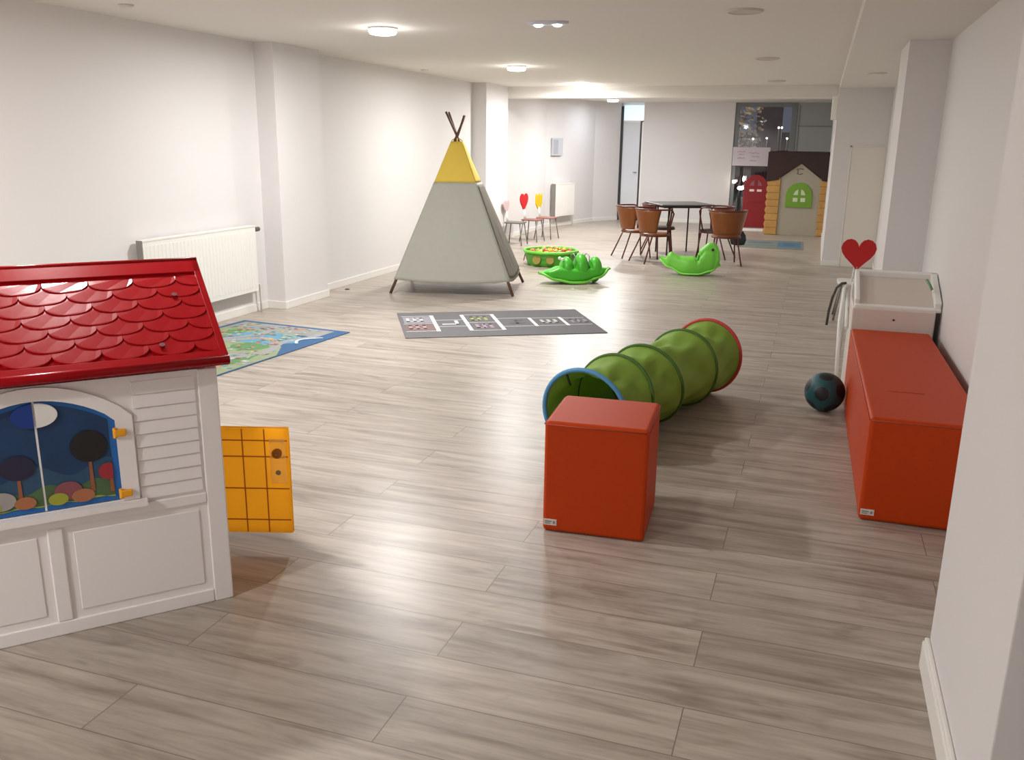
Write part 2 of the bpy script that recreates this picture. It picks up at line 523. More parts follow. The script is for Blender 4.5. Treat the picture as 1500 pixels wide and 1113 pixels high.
def downlight(x, y, z, label, on, power=LAMP_W, col=LAMP_COL, r=0.105, glow=0.05):
    o = thing('ceiling_light', label, 'ceiling light', (x, y, z), 0, 'round ceiling lights')
    if on:
        MB().lathe([(r * 1.06, 0.0), (r * 1.06, -0.010), (r * 0.98, -0.014), (r * 0.98, -0.002)], 40, cap=False).build('trim_ring', M_WHITE, o)
        MB().lathe([(r, -0.001), (r, -0.030), (r * 0.93, -0.045), (r * 0.6, -0.052), (0.001, -0.054)], 40, cap=False).build('diffuser', M_GLOW, o)  # dome deepened so its shape stands for the bloom of a lit lamp
        area_lamp(o, power, col, -0.060)
        pd = bpy.data.lights.new('lamp_glow', 'POINT')
        pd.shadow_soft_size = 0.05; pd.energy = power * glow; pd.color = col
        po = bpy.data.objects.new('lamp_glow', pd)
        SC.collection.objects.link(po); po.parent = o; po.location = (0, 0, -0.115)
    else:
        MB().lathe([(r * 1.12, 0.0), (r * 1.12, -0.008), (r * 1.0, -0.014), (r * 0.94, -0.014), (r * 0.94, -0.004)], 40, cap=False).build('trim_ring', M_OFF, o)
        MB().lathe([(r * 0.94, -0.001), (r * 0.94, -0.010)], 40).build('diffuser', M_OFF, o)
    return o


downlight(-3.25, 6.46, ZC, 'lit round ceiling light, largest in view, between the teepee and the near radiator', True)
downlight(-3.33, 9.90, ZC, 'lit round ceiling light above and just beyond the teepee', True, LAMP_W * 0.98)
downlight(-3.39, 12.98, ZC, 'lit round ceiling light right in front of the ceiling beam', True, LAMP_W * 1.25, glow=0.10)
downlight(-3.35, 15.6, ZC, 'lit round ceiling light hidden just behind the ceiling beam', True, LAMP_W * 1.1)
downlight(-3.87, 17.3, ZC, 'lit round ceiling light close to the narrow far door', True, LAMP_W * 0.16, COOL_COL, glow=0.03)
downlight(-3.1, 2.95, ZC, 'lit round ceiling light above the red roofed playhouse', True)
downlight(-3.0, -0.45, ZC, 'lit round ceiling light in the row, closest to the wall behind the viewer', True, LAMP_W * 1.15)
downlight(-0.55, 6.15, ZC, 'unlit round ceiling light nearest the viewer on the dark side', False)
downlight(-0.59, 9.41, ZC, 'unlit round ceiling light in the middle of the dark row', False)
downlight(-0.65, 12.57, ZC, 'unlit round ceiling light at the far end of the dark row', False)
el = thing('emergency_light', 'bluish twin-spot emergency light on the ceiling', 'emergency light', (-1.925, 6.405, ZC), 0.05)
MB().lathe([(0.15, 0), (0.15, -0.012), (0.13, -0.02), (0.001, -0.02)], 40, M=Matrix.Diagonal((1, 0.55, 1, 1)), cap=False).build('housing', mat('emergency_housing', '#d6d8e6', 0.4), el)
for sx_ in (-1, 1):
    MB().sphere((sx_ * 0.07, 0, -0.018), 0.035, 14, 8, sc=(1, 1, 0.5)).build('spot', mat('spot_glow', '#e8f0ff', 0.4, emit='#dde8ff', estr=7), el)
area_lamp(el, 3, COOL_COL, -0.05, 0.1)
for x, y, z, lb in ((-4.36, 5.01, ZC, 'small white smoke detector on the ceiling above the near radiator'), (-4.59, 10.2, ZC, 'small white smoke detector on the ceiling near the teepee wall')):
    o = thing('smoke_detector', lb, 'smoke detector', (x, y, z), 0, 'ceiling smoke detectors')
    MB().lathe([(0.045, 0), (0.045, -0.010), (0.03, -0.02), (0.001, -0.02)], 24, cap=False).build('cover', mat('detector_white', '#dcd8d0', 0.5), o)
    MB().lathe([(0.05, 0), (0.05, -0.004)], 24).build('base_plate', M_OFF, o)
ve = thing('ceiling_vent', 'small round vent in the lowered ceiling strip before the column', 'vent', (0.45, 10.2, ZS))
MB().lathe([(0.10, 0), (0.10, -0.008), (0.08, -0.012), (0.001, -0.012)], 28, cap=False).build('cover', M_OFF, ve)
MB().lathe([(0.04, -0.010), (0.04, -0.016)], 20).build('hub', M_WHITE, ve)
bx = thing('alarm_box', 'small white box high on the edge of the far wall block', 'box', (0.14, 12.95, 1.90))
MB().box(-0.075, 0, -0.09, 0.09, 0, 0.30).build('case', M_WHITE, bx, bevel=0.008)
MB().box(-0.079, -0.073, -0.03, 0.03, 0.12, 0.2).build('grille', M_OFF, bx)
pq = thing('fuse_box', 'grey flat fuse box on the white wall above the far radiator', 'fuse box', (-4.80, 16.45, 1.33), -0.243)
MB().box(0, 0.04, -0.05, 0.33, 0, 0.32).build('case', mat('fuse_grey', '#c3c6cc', 0.5), pq, bevel=0.004)
MB().box(0.04, 0.046, -0.03, 0.14, 0.03, 0.29).build('cover', mat('fuse_grey2', '#a8abb3', 0.5), pq)


# ------------------------------------------------------------------ radiators
def radiator(label, loc, rotz, L, z0, z1, depth=0.075):
    """back on the local x = 0 plane, length along +y, front to +x"""
    o = thing('radiator', label, 'radiator', (loc[0] + 0.004, loc[1], 0), rotz, 'white wall radiators')
    m = MB()
    m.box(0.03, 0.03 + depth * 0.72, 0.0, L, z0, z1)
    n = int(L / 0.045)
    x1 = 0.03 + depth * 0.72
    for i in range(n):
        y = 0.02 + (L - 0.04) * (i + 0.5) / n
        m.prism([(x1, y - 0.013), (x1 + 0.003, y - 0.009), (x1 + 0.003, y + 0.009), (x1, y + 0.013)], z0 + 0.035, z1 - 0.035)
    m.build('panel', M_RAD, o, bevel=0.004)
    g = MB().box(0.026, x1 + 0.004, -0.004, L + 0.004, z1, z1 + 0.012)
    for s_ in range(4):
        g.box(0.03, x1, L * (s_ + 0.3) / 4, L * (s_ + 0.3) / 4 + 0.01, z1 + 0.012, z1 + 0.014)
    g.build('top_grille', M_RAD, o)
    MB().box(0.03, x1, -0.008, -0.0005, z0, z1 + 0.01).build('end_panel', M_RADD, o)
    for y in (0.15, L - 0.15):
        MB().box(0.0, 0.03, y - 0.02, y + 0.02, z0 + 0.05, z1 - 0.05).build('bracket', M_RADD, o)
    v = MB().tube([(0.055, L, z1 - 0.03), (0.055, L + 0.03, z1 - 0.03)], 0.012, 10).tube([(0.055, L + 0.03, z1 - 0.03), (0.055, L + 0.09, z1 - 0.03)], 0.020, 12)
    v.build('valve', mat('valve_grey', '#5b5a58', 0.4), o)
    MB().tube([(0.055, L, z0 + 0.05), (0.055, L + 0.06, z0 + 0.05), (0.055, L + 0.06, 0.0)], 0.009, 8).build('pipe', M_RAD, o)
    return o


radiator('long white radiator behind the red playhouse roof', (XL, 5.42, 0), 0, 1.44, 0.21, 0.79)
radiator('small white radiator on the far angled wall beside the little chairs', (-4.82, 16.42, 0), -0.243, 0.75, 0.2, 0.80, 0.13)

sk_ = thing('wall_socket', 'tiny dark floor socket at the foot of the teepee wall', 'socket', (-4.70, 8.36, 0))
MB().lathe([(0.022, 0), (0.022, 0.008), (0.001, 0.008)], 16, cap=False).build('cap', M_DARK, sk_)
MB().lathe([(0.03, 0), (0.03, 0.003)], 16).build('flange', mat('steel', '#8a8c8e'), sk_)

# ------------------------------------------------------------------ teepee
tp = thing('play_teepee', 'grey canvas teepee with a yellow top and wooden poles', 'teepee', (0, 0, 0))
A = Vector((-3.655, 8.93, 1.645))
feet = [Vector((-4.139, 8.264, 0)), Vector((-2.898, 8.60, 0)), Vector((-3.101, 9.56, 0)), Vector((-4.36, 9.24, 0))]
tw = [Vector((0.014, 0.0, 0)), Vector((-0.016, 0.01, 0)), Vector((-0.012, -0.016, 0)), Vector((0.012, 0.018, 0))]
for i, F in enumerate(feet):
    top = F + (A + tw[i] * 1.2 - F) * (1.12 if i in (1, 2) else 1.10)
    m = MB()
    n = 10
    m.tube([F + (top - F) * t / n + Vector((0, 0, 0.010)) for t in range(n + 1)], [0.0155 - 0.004 * t / n for t in range(n + 1)], 10)
    m.build('pole', M_POLE, tp)


def teepee_face(i, j, z0, z1, name, m_, bulge=0.02, off=0.034, sag=0.05, nu=24, nv=30, t0=0, t1=1):
    Fi, Fj = feet[i], feet[j]
    cen = Vector((A.x, A.y, 0))
    vs = []
    for b in range(nv + 1):
        for a in range(nu + 1):
            t = t0 + (t1 - t0) * a / nu
            fb = b / nv
            z = z0 + (z1 - z0) * fb
            k = z / A.z
            p = (Fi * (1 - t) + Fj * t) * (1 - k) + A * k
            p.z = z
            out = Vector((p.x - A.x, p.y - A.y, 0))
            ln = out.length
            out = out / max(ln, 1e-5)
            wgt = 4 * t * (1 - t)
            wr_ = math.sin(t * 31 + z * 2.3) * 0.25 + math.sin(t * 13 - z * 7.0) * 0.35 + math.sin((t + z) * 19) * 0.2
            p += out * (off + bulge * wgt * (0.3 + 0.5 * wr_) * (1 - k))
            if z0 < 0.3:
                p.z -= sag * wgt * (1 - fb) ** 3
            vs.append(p)
    fs = []
    W = nu + 1
    for b in range(nv):
        for a in range(nu):
            fs.append((b * W + a, b * W + a + 1, (b + 1) * W + a + 1, (b + 1) * W + a))
    m = MB().add(vs, fs, 0, True)
    o = m.build(name, m_, tp)
    sd = o.modifiers.new('cloth_thickness', 'SOLIDIFY')
    sd.thickness = 0.003
    return o


for (i, j) in ((0, 1), (1, 2), (2, 3), (3, 0)):
    teepee_face(i, j, 0.155, 1.14, 'canvas_panel', M_CANVAS, sag=0.03)
    teepee_face(i, j, 1.14, 1.555, 'yellow_cap_panel', M_CANVASY, bulge=0.006, off=0.030, nv=14)
o = teepee_face(1, 2, 0.20, 1.12, 'door_flap', M_CANVASD, off=0.046, bulge=0.030, t0=0.03, t1=0.97)
for k in range(4):
    a = k * PI / 2 + .4
    MB().tube([(A.x, A.y, 1.60), (A.x + 0.05 * math.cos(a), A.y + 0.05 * math.sin(a), 1.57), (A.x + 0.07 * math.cos(a), A.y + .07 * math.sin(a), 1.53)], 0.006, 6).build('tie_tape', M_CANVASY, tp)

# ------------------------------------------------------------------ rugs


def rug_mesh(L, Wd, items, mats, name, label, cat, loc, rotz, th=0.006):
    """items: (poly, material index, lift)"""
    m = MB()
    m.box(0, L, 0, Wd, 0, th, 0)
    for poly, mi, lift in items:
        n = len(poly)
        m.add([(x, y, th + lift) for x, y in poly], [tuple(range(n))], mi)
    o = m.build(name, mats, fix=False, loc=loc, rotz=rotz)
    # make patches face up
    me = o.data
    b = bmesh.new(); b.from_mesh(me)
    for f_ in b.faces:
        f_.normal_update()
        if len([v for v in f_.verts if v.co.z > th + 1e-5]) == len(f_.verts) and f_.normal.z < 0:
            f_.normal_flip()
    b.to_mesh(me); b.free()
    tag(o, label, cat)
    return o


def rect(x0, x1, y0, y1):
    return [(x0, y0), (x1, y0), (x1, y1), (x0, y1)]


def digit_polys(ch, x, y, w_, h_, t=0.018):
    """block numerals in rug coordinates; text reads from the far short side"""
    segs = {'1': 'bc', '2': 'abged', '3': 'abgcd', '4': 'fgbc', '5': 'afgcd', '6': 'afgedc', '7': 'abc', '8': 'abcdefg', '9': 'abcdfg', '0': 'abcdef'}[ch]
    S = {'a': (0, w_, h_ - t, h_), 'd': (0, w_, 0, t), 'g': (0, w_, h_ / 2 - t / 2, h_ / 2 + t / 2), 'f': (0, t, h_ / 2, h_), 'e': (0, t, 0, h_ / 2), 'b': (w_ - t, w_, h_ / 2, h_), 'c': (w_ - t, w_, 0, h_ / 2)}
    out = []
    for c in segs:
        x0, x1, y0, y1 = S[c]
        # rotate so that the numeral stands along the rug's length
        out.append([(x + y0, y + w_ - x0), (x + y1, y + w_ - x0), (x + y1, y + w_ - x1), (x + y0, y + w_ - x1)])
    return out


it = []
W_ = 1
for x in (0.30, 0.58, 0.862):                       # thick cross lines
    it.append((rect(x - 0.017, x + 0.017, 0.225, 0.93), W_, 0.0008))
for x in (1.175, 1.458):
    it.append((rect(x - 0.015, x + 0.015, 0.34, 0.72), W_, 0.0008))
for (x0, x1, ys) in ((0.025, 0.285, (0.245, 0.565, 0.91)), (0.317, 0.563, (0.42, 0.70)), (0.597, 0.845, (0.225, 0.56, 0.925)), (0.88, 1.16, (0.36, 0.72)), (1.19, 1.445, (0.36, 0.70)), (1.473, 1.68, (0.37, 0.67))):
    for y in ys:
        it.append((rect(x0, x1, y - 0.009, y + 0.009), 2, 0.0006))
it.append((rect(0.035, 0.28, 0.60, 0.88), 3, 0.0003))
it.append((rect(0.035, 0.28, 0.27, 0.54), 4, 0.0003))
for ch, x, y, mi, s_ in (('9', 0.06, 0.66, 2, .16), ('8', 0.06, 0.34, 5, .16), ('7', 0.36, 0.50, 1, .16), ('6', 0.64, 0.66, 6, .16), ('5', 0.64, 0.32, 7, .16), ('4', 0.95, 0.47, 8, .15), ('3', 1.25, 0.47, 2, .15), ('2', 1.52, 0.46, 3, .14)):
    for p_ in digit_polys(ch, x, y, s_, 0.15, 0.03):
        it.append((p_, mi, 0.0012))
RM = [mat('rug_charcoal', '#6f6e70', 0.95, bump=0.3, bscale=250, var=0.12), mat('rug_white', '#eeecea', 0.9), mat('rug_light_grey', '#c4c2c1', 0.9), mat('rug_grey_mid', '#94909a', 0.9),
      mat('rug_dull_red', '#7f6866', 0.9), mat('rug_pink', '#a89092', 0.9), mat('rug_lime', '#a3a86a', 0.9), mat('rug_rose', '#a5909c', 0.9), mat('rug_dark', '#5d5c60', 0.9)]
rug_mesh(1.71, 1.09, it, RM, 'hopscotch_rug', 'dark grey hopscotch rug with white grid lines in front of the teepee', 'rug', (-3.062, 6.367, 0), math.atan2(7.209 - 6.367, -1.582 + 3.062))

# road map rug
it = []
rnd = random.Random(5)


def ribbon(pts, w_, mi, lift, closed=False):
    out = []
    n = len(pts)
    P = [Vector(p) for p in pts]
    L_, R_ = [], []
    for i in range(n):
        t = (P[min(i + 1, n - 1)] - P[max(i - 1, 0)])
        t.normalize()
        nn = Vector((-t.y, t.x)) * w_ / 2
        L_.append(P[i] + nn); R_.append(P[i] - nn)
    for i in range(n - 1):
        out.append(([tuple(L_[i]), tuple(R_[i]), tuple(R_[i + 1]), tuple(L_[i + 1])], mi, lift))
    return out


def blob(cx, cy, rx, ry, mi, lift, k=18, jit=0.15):
    return ([(cx + rx * math.cos(2 * PI * i / k) * (1 + rnd.uniform(-jit, jit)), cy + ry * math.sin(2 * PI * i / k) * (1 + rnd.uniform(-jit, jit))) for i in range(k)], mi, lift)


RL, RW = 1.72, 1.10     # local x runs from the far side towards the viewer
it.append((rect(0.05, RL - 0.05, 0.05, RW - 0.30), 1, 0.0003))            # green land
it.append((rect(0.05, 0.30, 0.05, RW - 0.12), 4, 0.00035))
it.append(([(0.70, 0.05), (RL - 0.02, 0.05), (RL - 0.02, RW - 0.015), (0.95, RW - 0.015), (0.70, RW - 0.16)], 1, 0.00036))
it.append(blob(0.50, 0.62, 0.20, 0.34, 2, 0.0004))
it.append(blob(1.15, 0.20, 0.25, 0.10, 2, 0.0004))
it.append(blob(1.18, 0.90, 0.22, 0.09, 3, 0.0004))
for c in ((0.85, 0.30, 0.16, 0.14), (0.80, 0.72, 0.12, 0.15), (1.25, 0.45, 0.2, 0.16), (1.5, 0.8, 0.12, 0.1), (0.4, 0.25, 0.1, 0.09)):
    it.append(blob(*c, 3, 0.00045))
it += ribbon([(0.10 + 0.02 * math.sin(i), 0.10 + i * 0.075) for i in range(12)], 0.07, 5, 0.0006)
it += ribbon([(0.10 + i * 0.08, 0.90 + 0.05 * math.sin(i * 0.8)) for i in range(20)], 0.07, 5, 0.0007)
it += ribbon([(0.65 + 0.14 * math.sin(i * 0.6), 0.10 + i * 0.07) for i in range(12)], 0.075, 5, 0.0008)
it += ribbon([(1.0 + 0.10 * math.cos(i * 0.7), 0.08 + i * 0.07) for i in range(13)], 0.075, 5, 0.0009)
it += ribbon([(0.15 + i * 0.08, 0.42 + 0.08 * math.sin(i * 0.6)) for i in range(19)], 0.07, 5, 0.0010)
it += ribbon([(1.40 + 0.07 * math.cos(i * 0.9), 0.08 + i * 0.07) for i in range(12)], 0.07, 5, 0.0011)
for i in range(330):
    x, y = rnd.uniform(0.06, RL - 0.1), rnd.uniform(0.06, RW - 0.06)
    if x < 0.8 and y > RW - 0.22:
        y -= 0.25
    a, b = rnd.uniform(0.015, 0.045), rnd.uniform(0.015, 0.045)
    it.append((rect(x, x + a, y, y + b), rnd.choice([4, 6, 7, 8, 9, 3, 10, 2]), 0.0013 + i * 0.000004))
it += ribbon([(0.30 + i * 0.02, 1.04 - 0.12 * math.sin(i * 0.2)) for i in range(14)], 0.025, 11, 0.0030)
RM2 = [mat('map_blue', '#3a5f88', 0.9, bump=0.2, bscale=200, var=0.15), mat('map_pale_green', '#8f9a78', 0.9, var=0.2, bscale=150), mat('map_water', '#5f94ad', 0.9), mat('map_green', '#5f8a5a', 0.9),
       mat('map_sand', '#8f9490', 0.9), mat('map_road', '#989698', 0.9), mat('map_orange', '#c08a5e', 0.9), mat('map_yellow', '#bfb96a', 0.9), mat('map_brown', '#7a5a50', 0.9),
       mat('map_white', '#b4b8ba', 0.9), mat('map_red', '#9c5a48', 0.9), mat('map_foam', '#c8dcec', 0.9)]
rot2 = math.atan2(4.799 - 6.40, -3.722 + 3.59)
# local +x towards the viewer, local +y towards the room
rug_mesh(RL, RW, it, RM2, 'road_map_rug', 'blue and green road map play rug behind the playhouse', 'rug', (-3.59 - RW * math.cos(rot2 + PI / 2) , 6.405 - RW * math.sin(rot2 + PI / 2), 0), rot2)
# far mat
it = [(rect(0.62, 0.98, 0.15, 1.0), 1, 0.0005), (rect(0.05, 0.6, 0.2, 0.5), 2, 0.0004), blob(0.35, 0.8, 0.2, 0.15, 3, 0.0004), (rect(0.7, 0.9, 0.4, 0.7), 4, 0.001)]
rug_mesh(1.02, 1.25, it, [mat('mat_grey', '#787d7c', 0.95, var=0.2, bscale=60), mat('mat_blue', '#4d7080', 0.9), mat('mat_green', '#6a7b6c', 0.9), mat('mat_slate', '#5d6a74', 0.9), mat('mat_deep', '#3f6784', 0.9)],
         'small_rug', 'grey rug with a blue corner in front of the brown roofed playhouse', 'rug', (-1.15, 14.5, 0), 0.02)

# ------------------------------------------------------------------ orange cube and bench
cb = thing('foam_cube', 'orange leatherette foam cube standing in front of the green tunnel', 'cube seat', (-0.949, 3.236, 0), 0.062)


def soft_box(x0, x1, y0, y1, z0, z1, name, parent, bev=0.018):
    o = MB().box(x0, x1, y0, y1, z0, z1).build(name, M_ORANGE, parent, bevel=bev, seg=4)
    for p in o.data.polygons:
        p.use_smooth = True
    wn_ = o.modifiers.new('wn', 'WEIGHTED_NORMAL')
    return o


soft_box(0, 0.42, 0, 0.41, 0, 0.475, 'cushion_body', cb)
m = MB()
for pts in ([(0.006, 0.0, 0.462), (0.414, 0.0, 0.462)], [(0.42, 0.006, 0.462), (0.42, 0.404, 0.462)], [(0.0, 0.006, 0.462), (0, 0.404, 0.462)]):
    m.tube(pts, 0.0025, 6)
m.build('seam', mat('orange_seam', '#a53a16', 0.5), cb)


def care_tag(parent, x, y, z):
    t = MB().box(x, x + 0.055, y - 0.003, y, z, z + 0.026).build('label_tag', mat('tag_white', '#d8d2cc', 0.6), parent)
    MB().box(x + 0.006, x + 0.034, y - 0.004, y - 0.0028, z + 0.014, z + 0.019).box(x + 0.006, x + 0.028, y - 0.004, y - 0.0028, z + 0.006, z + 0.010).box(x + 0.040, x + 0.049, y - 0.004, y - 0.0028, z + 0.007, z + 0.019).build('tag_print', mat('tag_print', '#8f8a86', 0.6), t)


care_tag(cb, 0.006, 0.0, 0.03)
bn = thing('foam_bench', 'long orange leatherette foam bench against the white wall', 'bench', (0.298, 3.818, 0), 0.012)
soft_box(0, 0.455, 0, 1.98, 0, 0.462, 'cushion_body', bn)
m = MB()
m.tube([(0.0, 0.01, 0.450), (0.0, 1.97, 0.450)], 0.0025, 6).tube([(0.01, 0.0, 0.45), (0.445, 0.0, 0.45)], 0.0025, 6)
m.tube([(0.10, 0.47, 0.4625), (0.18, 0.475, 0.4630), (0.26, 0.47, 0.4628)], 0.0014, 5)
m.build('seam', MATS['orange_seam'], bn)
care_tag(bn, 0.006, 0.0, 0.028)

# ------------------------------------------------------------------ crawl tunnel
tn = thing('crawl_tunnel', 'green fabric crawl tunnel with blue and red end hoops behind the orange cube', 'play tunnel', (0, 0, 0))
TR = 0.228
ctr = [(-1.005, 4.14), (-0.945, 4.42), (-0.850, 4.72), (-0.755, 5.05), (-0.660, 5.37), (-0.585, 5.66)]
hoop_t = [0.0, 0.24, 0.46, 0.74, 1.0]


def cpos(t):
    n = len(ctr) - 1
    f_ = t * n
    i = min(int(f_), n - 1)
    u_ = f_ - i
    P = [Vector(ctr[max(0, min(n, k))]) for k in (i - 1, i, i + 1, i + 2)]
    return 0.5 * ((2 * P[1]) + (-P[0] + P[2]) * u_ + (2 * P[0] - 5 * P[1] + 4 * P[2] - P[3]) * u_ ** 2 + (-P[0] + 3 * P[1] - 3 * P[2] + P[3]) * u_ ** 3)


def cdir(t):
    a, b = cpos(max(0, t - 0.02)), cpos(min(1, t + 0.02))
    return (b - a).normalized()


def ring(t, r, seg=48, lean=0.0, twist=0.0):
    c = cpos(t); d = cdir(t)
    tilt = lean
    side = Vector((d.y, -d.x))
    out = []
    for k in range(seg):
        a = 2 * PI * k / seg
        rr_ = r(a) if callable(r) else r
        x = math.cos(a + twist) * rr_; z = math.sin(a + twist) * rr_
        p = Vector((c.x + side.x * x, c.y + side.y * x, TR + 0.012 + z)) + Vector((d.x, d.y, 0)) * (z * math.tan(tilt))
        if p.z < 0.006:
            p.z = 0.006
        out.append(p)
    return out


leans = [-0.10, 0.12, -0.14, 0.08, 0.10]


def lean_at(t):
    for i in range(4):
        if t <= hoop_t[i + 1]:
            u_ = (t - hoop_t[i]) / (hoop_t[i + 1] - hoop_t[i])
            return leans[i] * (1 - u_) + leans[i + 1] * u_, i, u_
    return leans[-1], 3, 1.0


rings = []
NT = 84
for q in range(NT + 1):
    t = q / NT
    le, i, u_ = lean_at(t)
    sag = 4 * u_ * (1 - u_)

    def rf(a, sag=sag, i=i, u_=u_):
        fold = 0.5 + 0.5 * math.sin(a * 5 + u_ * 5.0 + i * 1.7)
        fold2 = math.sin(a * 11 - u_ * 6 + i * 2.1)
        s_ = math.sin(a)
        return TR - sag * (0.010 + 0.026 * fold + 0.007 * fold2 + (0.022 if s_ > 0.2 else 0.0) * s_)
    rings.append(ring(t, rf, lean=le))
o = MB().loft(rings, cap=False).build('fabric_tube', M_GREENF, tn)
md = o.modifiers.new('thick', 'SOLIDIFY'); md.thickness = 0.003
for i, t in enumerate(hoop_t):
    mm = (mat('blue_hoop', '#4f93c4', 0.5), M_GREEND, M_GREEND, M_GREEND, mat('red_hoop', '#c23a3c', 0.5))[i]
    mb = MB().tube(ring(t, TR + 0.001, lean=leans[i]), 0.012 if i in (0, 4) else 0.0095, 8, closed=True)
    oo = mb.build('end_hoop' if i in (0, 4) else 'inner_hoop', mm, tn)
    if i in (0, 4):
        oo['label'] = 'blue fabric end hoop' if i == 0 else 'red fabric end hoop'
for k in (0.62, 2.1):
    c0 = cpos(0.0); d0 = cdir(0.0); sd0 = Vector((d0.y, -d0.x))
    pts = []
    for q in range(3):
        c = cpos(0.006 + 0.02 * q)
        x, z = math.cos(k) * (TR - 0.016), math.sin(k) * (TR - 0.016) - 0.03 * q
        pts.append((c.x + sd0.x * x, c.y + sd0.y * x, TR + 0.012 + z))
    MB().tube(pts, 0.006, 6).build('inner_tie', M_DARK, tn)
c = cpos(0.60); d0 = cdir(0.6); sd0 = Vector((-d0.y, d0.x))
MB().tube([(c.x + sd0.x * TR * .93, c.y + sd0.y * TR * .93, TR + 0.09), (c.x + sd0.x * (TR + 0.02), c.y + sd0.y * (TR + 0.02), TR + 0.10), (c.x + sd0.x * (TR + 0.03) + d0.x * 0.05, c.y + sd0.y * (TR + 0.03) + d0.y * 0.05, TR + 0.085)], 0.007, 6).build('strap_end', M_DARK, tn)

# ------------------------------------------------------------------ ball
bl = bmesh.new()
bmesh.ops.create_icosphere(bl, subdivisions=5, radius=0.118)
ico = bmesh.new(); bmesh.ops.create_icosphere(ico, subdivisions=1, radius=1)
cs = [v.co.copy().normalized() for v in ico.verts]; ico.free()
RT = Matrix.Rotation(0.35, 3, 'X') @ Matrix.Rotation(-0.5, 3, 'Z')
for f_ in bl.faces:
    c = f_.calc_center_median().normalized()
    dmax = max(c.dot(RT @ k) for k in cs)
    f_.material_index = 1 if dmax > math.cos(0.36) else 0
    f_.smooth = True
me = bpy.data.meshes.new('soccer_ball'); bl.to_mesh(me); bl.free()
me.materials.append(mat('teal_foam', '#1c5159', 0.5)); me.materials.append(mat('ball_black', '#171d22', 0.5))
bo = bpy.data.objects.new('ball', me); SC.collection.objects.link(bo); bo.location = (0.155, 5.485, 0.118)
tag(bo, 'teal ball with black patches on the floor beside the orange bench', 'ball')

# ------------------------------------------------------------------ white play table behind the bench
M_CREAM = mat('cream_plastic', '#dccfc6', 0.4)
wt = thing('play_table', 'white plastic play table with a sloping framed tray behind the orange bench', 'play table', (0, 0, 0))
MB().box(0.275, 0.755, 5.86, 6.30, 0, 0.585).build('cabinet', M_CREAM, wt, bevel=0.010, seg=3)
ang = math.atan2(0.125, 0.40)
TM = Matrix.Translation((0.285, 5.90, 0.59)) @ Matrix.Rotation(ang, 4, 'X')
MB().box(0.02, 0.47, 0.0, 0.42, 0.0, 0.012, M=TM).build('tray', mat('tray_cream', '#d9ccc2', 0.45), wt, bevel=0.003)
rm = MB()
rm.box(0.0, 0.03, 0, 0.45, -0.01, 0.05, M=TM).box(0.46, 0.50, 0, 0.45, -0.01, 0.05, M=TM).box(0.0, 0.50, 0.42, 0.45, -0.01, 0.05, M=TM).box(0.0, 0.50, -0.02, 0.01, -0.01, 0.015, M=TM)
rm.build('tray_rim', M_WHITE, wt, bevel=0.008, seg=3)
for q_ in (0.275, 0.725):
    MB().box(q_, q_ + 0.03, 6.27, 6.34, 0, 0.68).build('rear_post', M_WHITE, wt, bevel=0.005)
MB().tube([(0.52, 5.855, 0.52), (0.52, 5.858, 0.521)], 0.006, 8).build('screw', M_DARK, wt)
tw_ = thing('folding_frame', 'white plastic a-shaped frame leaning beside the play table', 'frame', (0, 0, 0))
MB().tube([(0.235, 6.02, 0.0), (0.222, 6.25, 0.42), (0.235, 6.40, 0.62), (0.25, 6.42, 0.64)], 0.013, 8).build('leg', M_WHITE, tw_)
MB().tube([(0.25, 6.62, 0.0), (0.255, 6.52, 0.40), (0.25, 6.42, 0.64)], 0.013, 8).build('leg', M_WHITE, tw_)
MB().tube([(0.25, 6.42, 0.62), (0.262, 6.30, 0.50), (0.262, 6.12, 0.40)], 0.012, 8).build('brace', M_WHITE, tw_)
hs = MB().tube([(0.245, 6.42, 0.655), (0.215, 6.42, 0.65), (0.185, 6.42, 0.62), (0.165, 6.43, 0.55), (0.150, 6.44, 0.45), (0.145, 6.45, 0.35)], 0.009, 8)
hs.build('handle_tube', mat('hose_dark', '#4a4440', 0.5), tw_)
gc = thing('toy_stick', 'short green stick lying on the corner of the white play table', 'toy', (0.735, 6.00, 0.694))
MB().tube([(0, 0, 0), (-0.012, 0.06, 0.028), (-0.03, 0.10, 0.055)], 0.008, 8).build('rod', mat('stick_green', '#5f8f62', 0.5), gc)
MB().sphere((0.004, -0.006, 0), 0.011, 10, 8).build('tip', M_WHITE, gc)


# ------------------------------------------------------------------ little shaped chairs
def heart_poly(w_, h_, n=28):
    pts = []
    for i in range(n):
        t = 2 * PI * i / n
        x = 16 * math.sin(t) ** 3 / 32.0
        z = (13 * math.cos(t) - 5 * math.cos(2 * t) - 2 * math.cos(3 * t) - math.cos(4 * t))
        pts.append((x * w_, (z + 17) / 29.0 * h_))
    return pts


def tulip_poly(w_, h_):
    return [(0, 0), (w_ * .2, h_ * .10), (w_ * .45, h_ * .35), (w_ * .5, h_ * .65), (w_ * .42, h_), (w_ * .2, h_ * .86), (0, h_ * 1.0), (-w_ * .2, h_ * .86), (-w_ * .42, h_), (-w_ * .5, h_ * .65), (-w_ * .45, h_ * .35), (-w_ * .2, h_ * .10)]


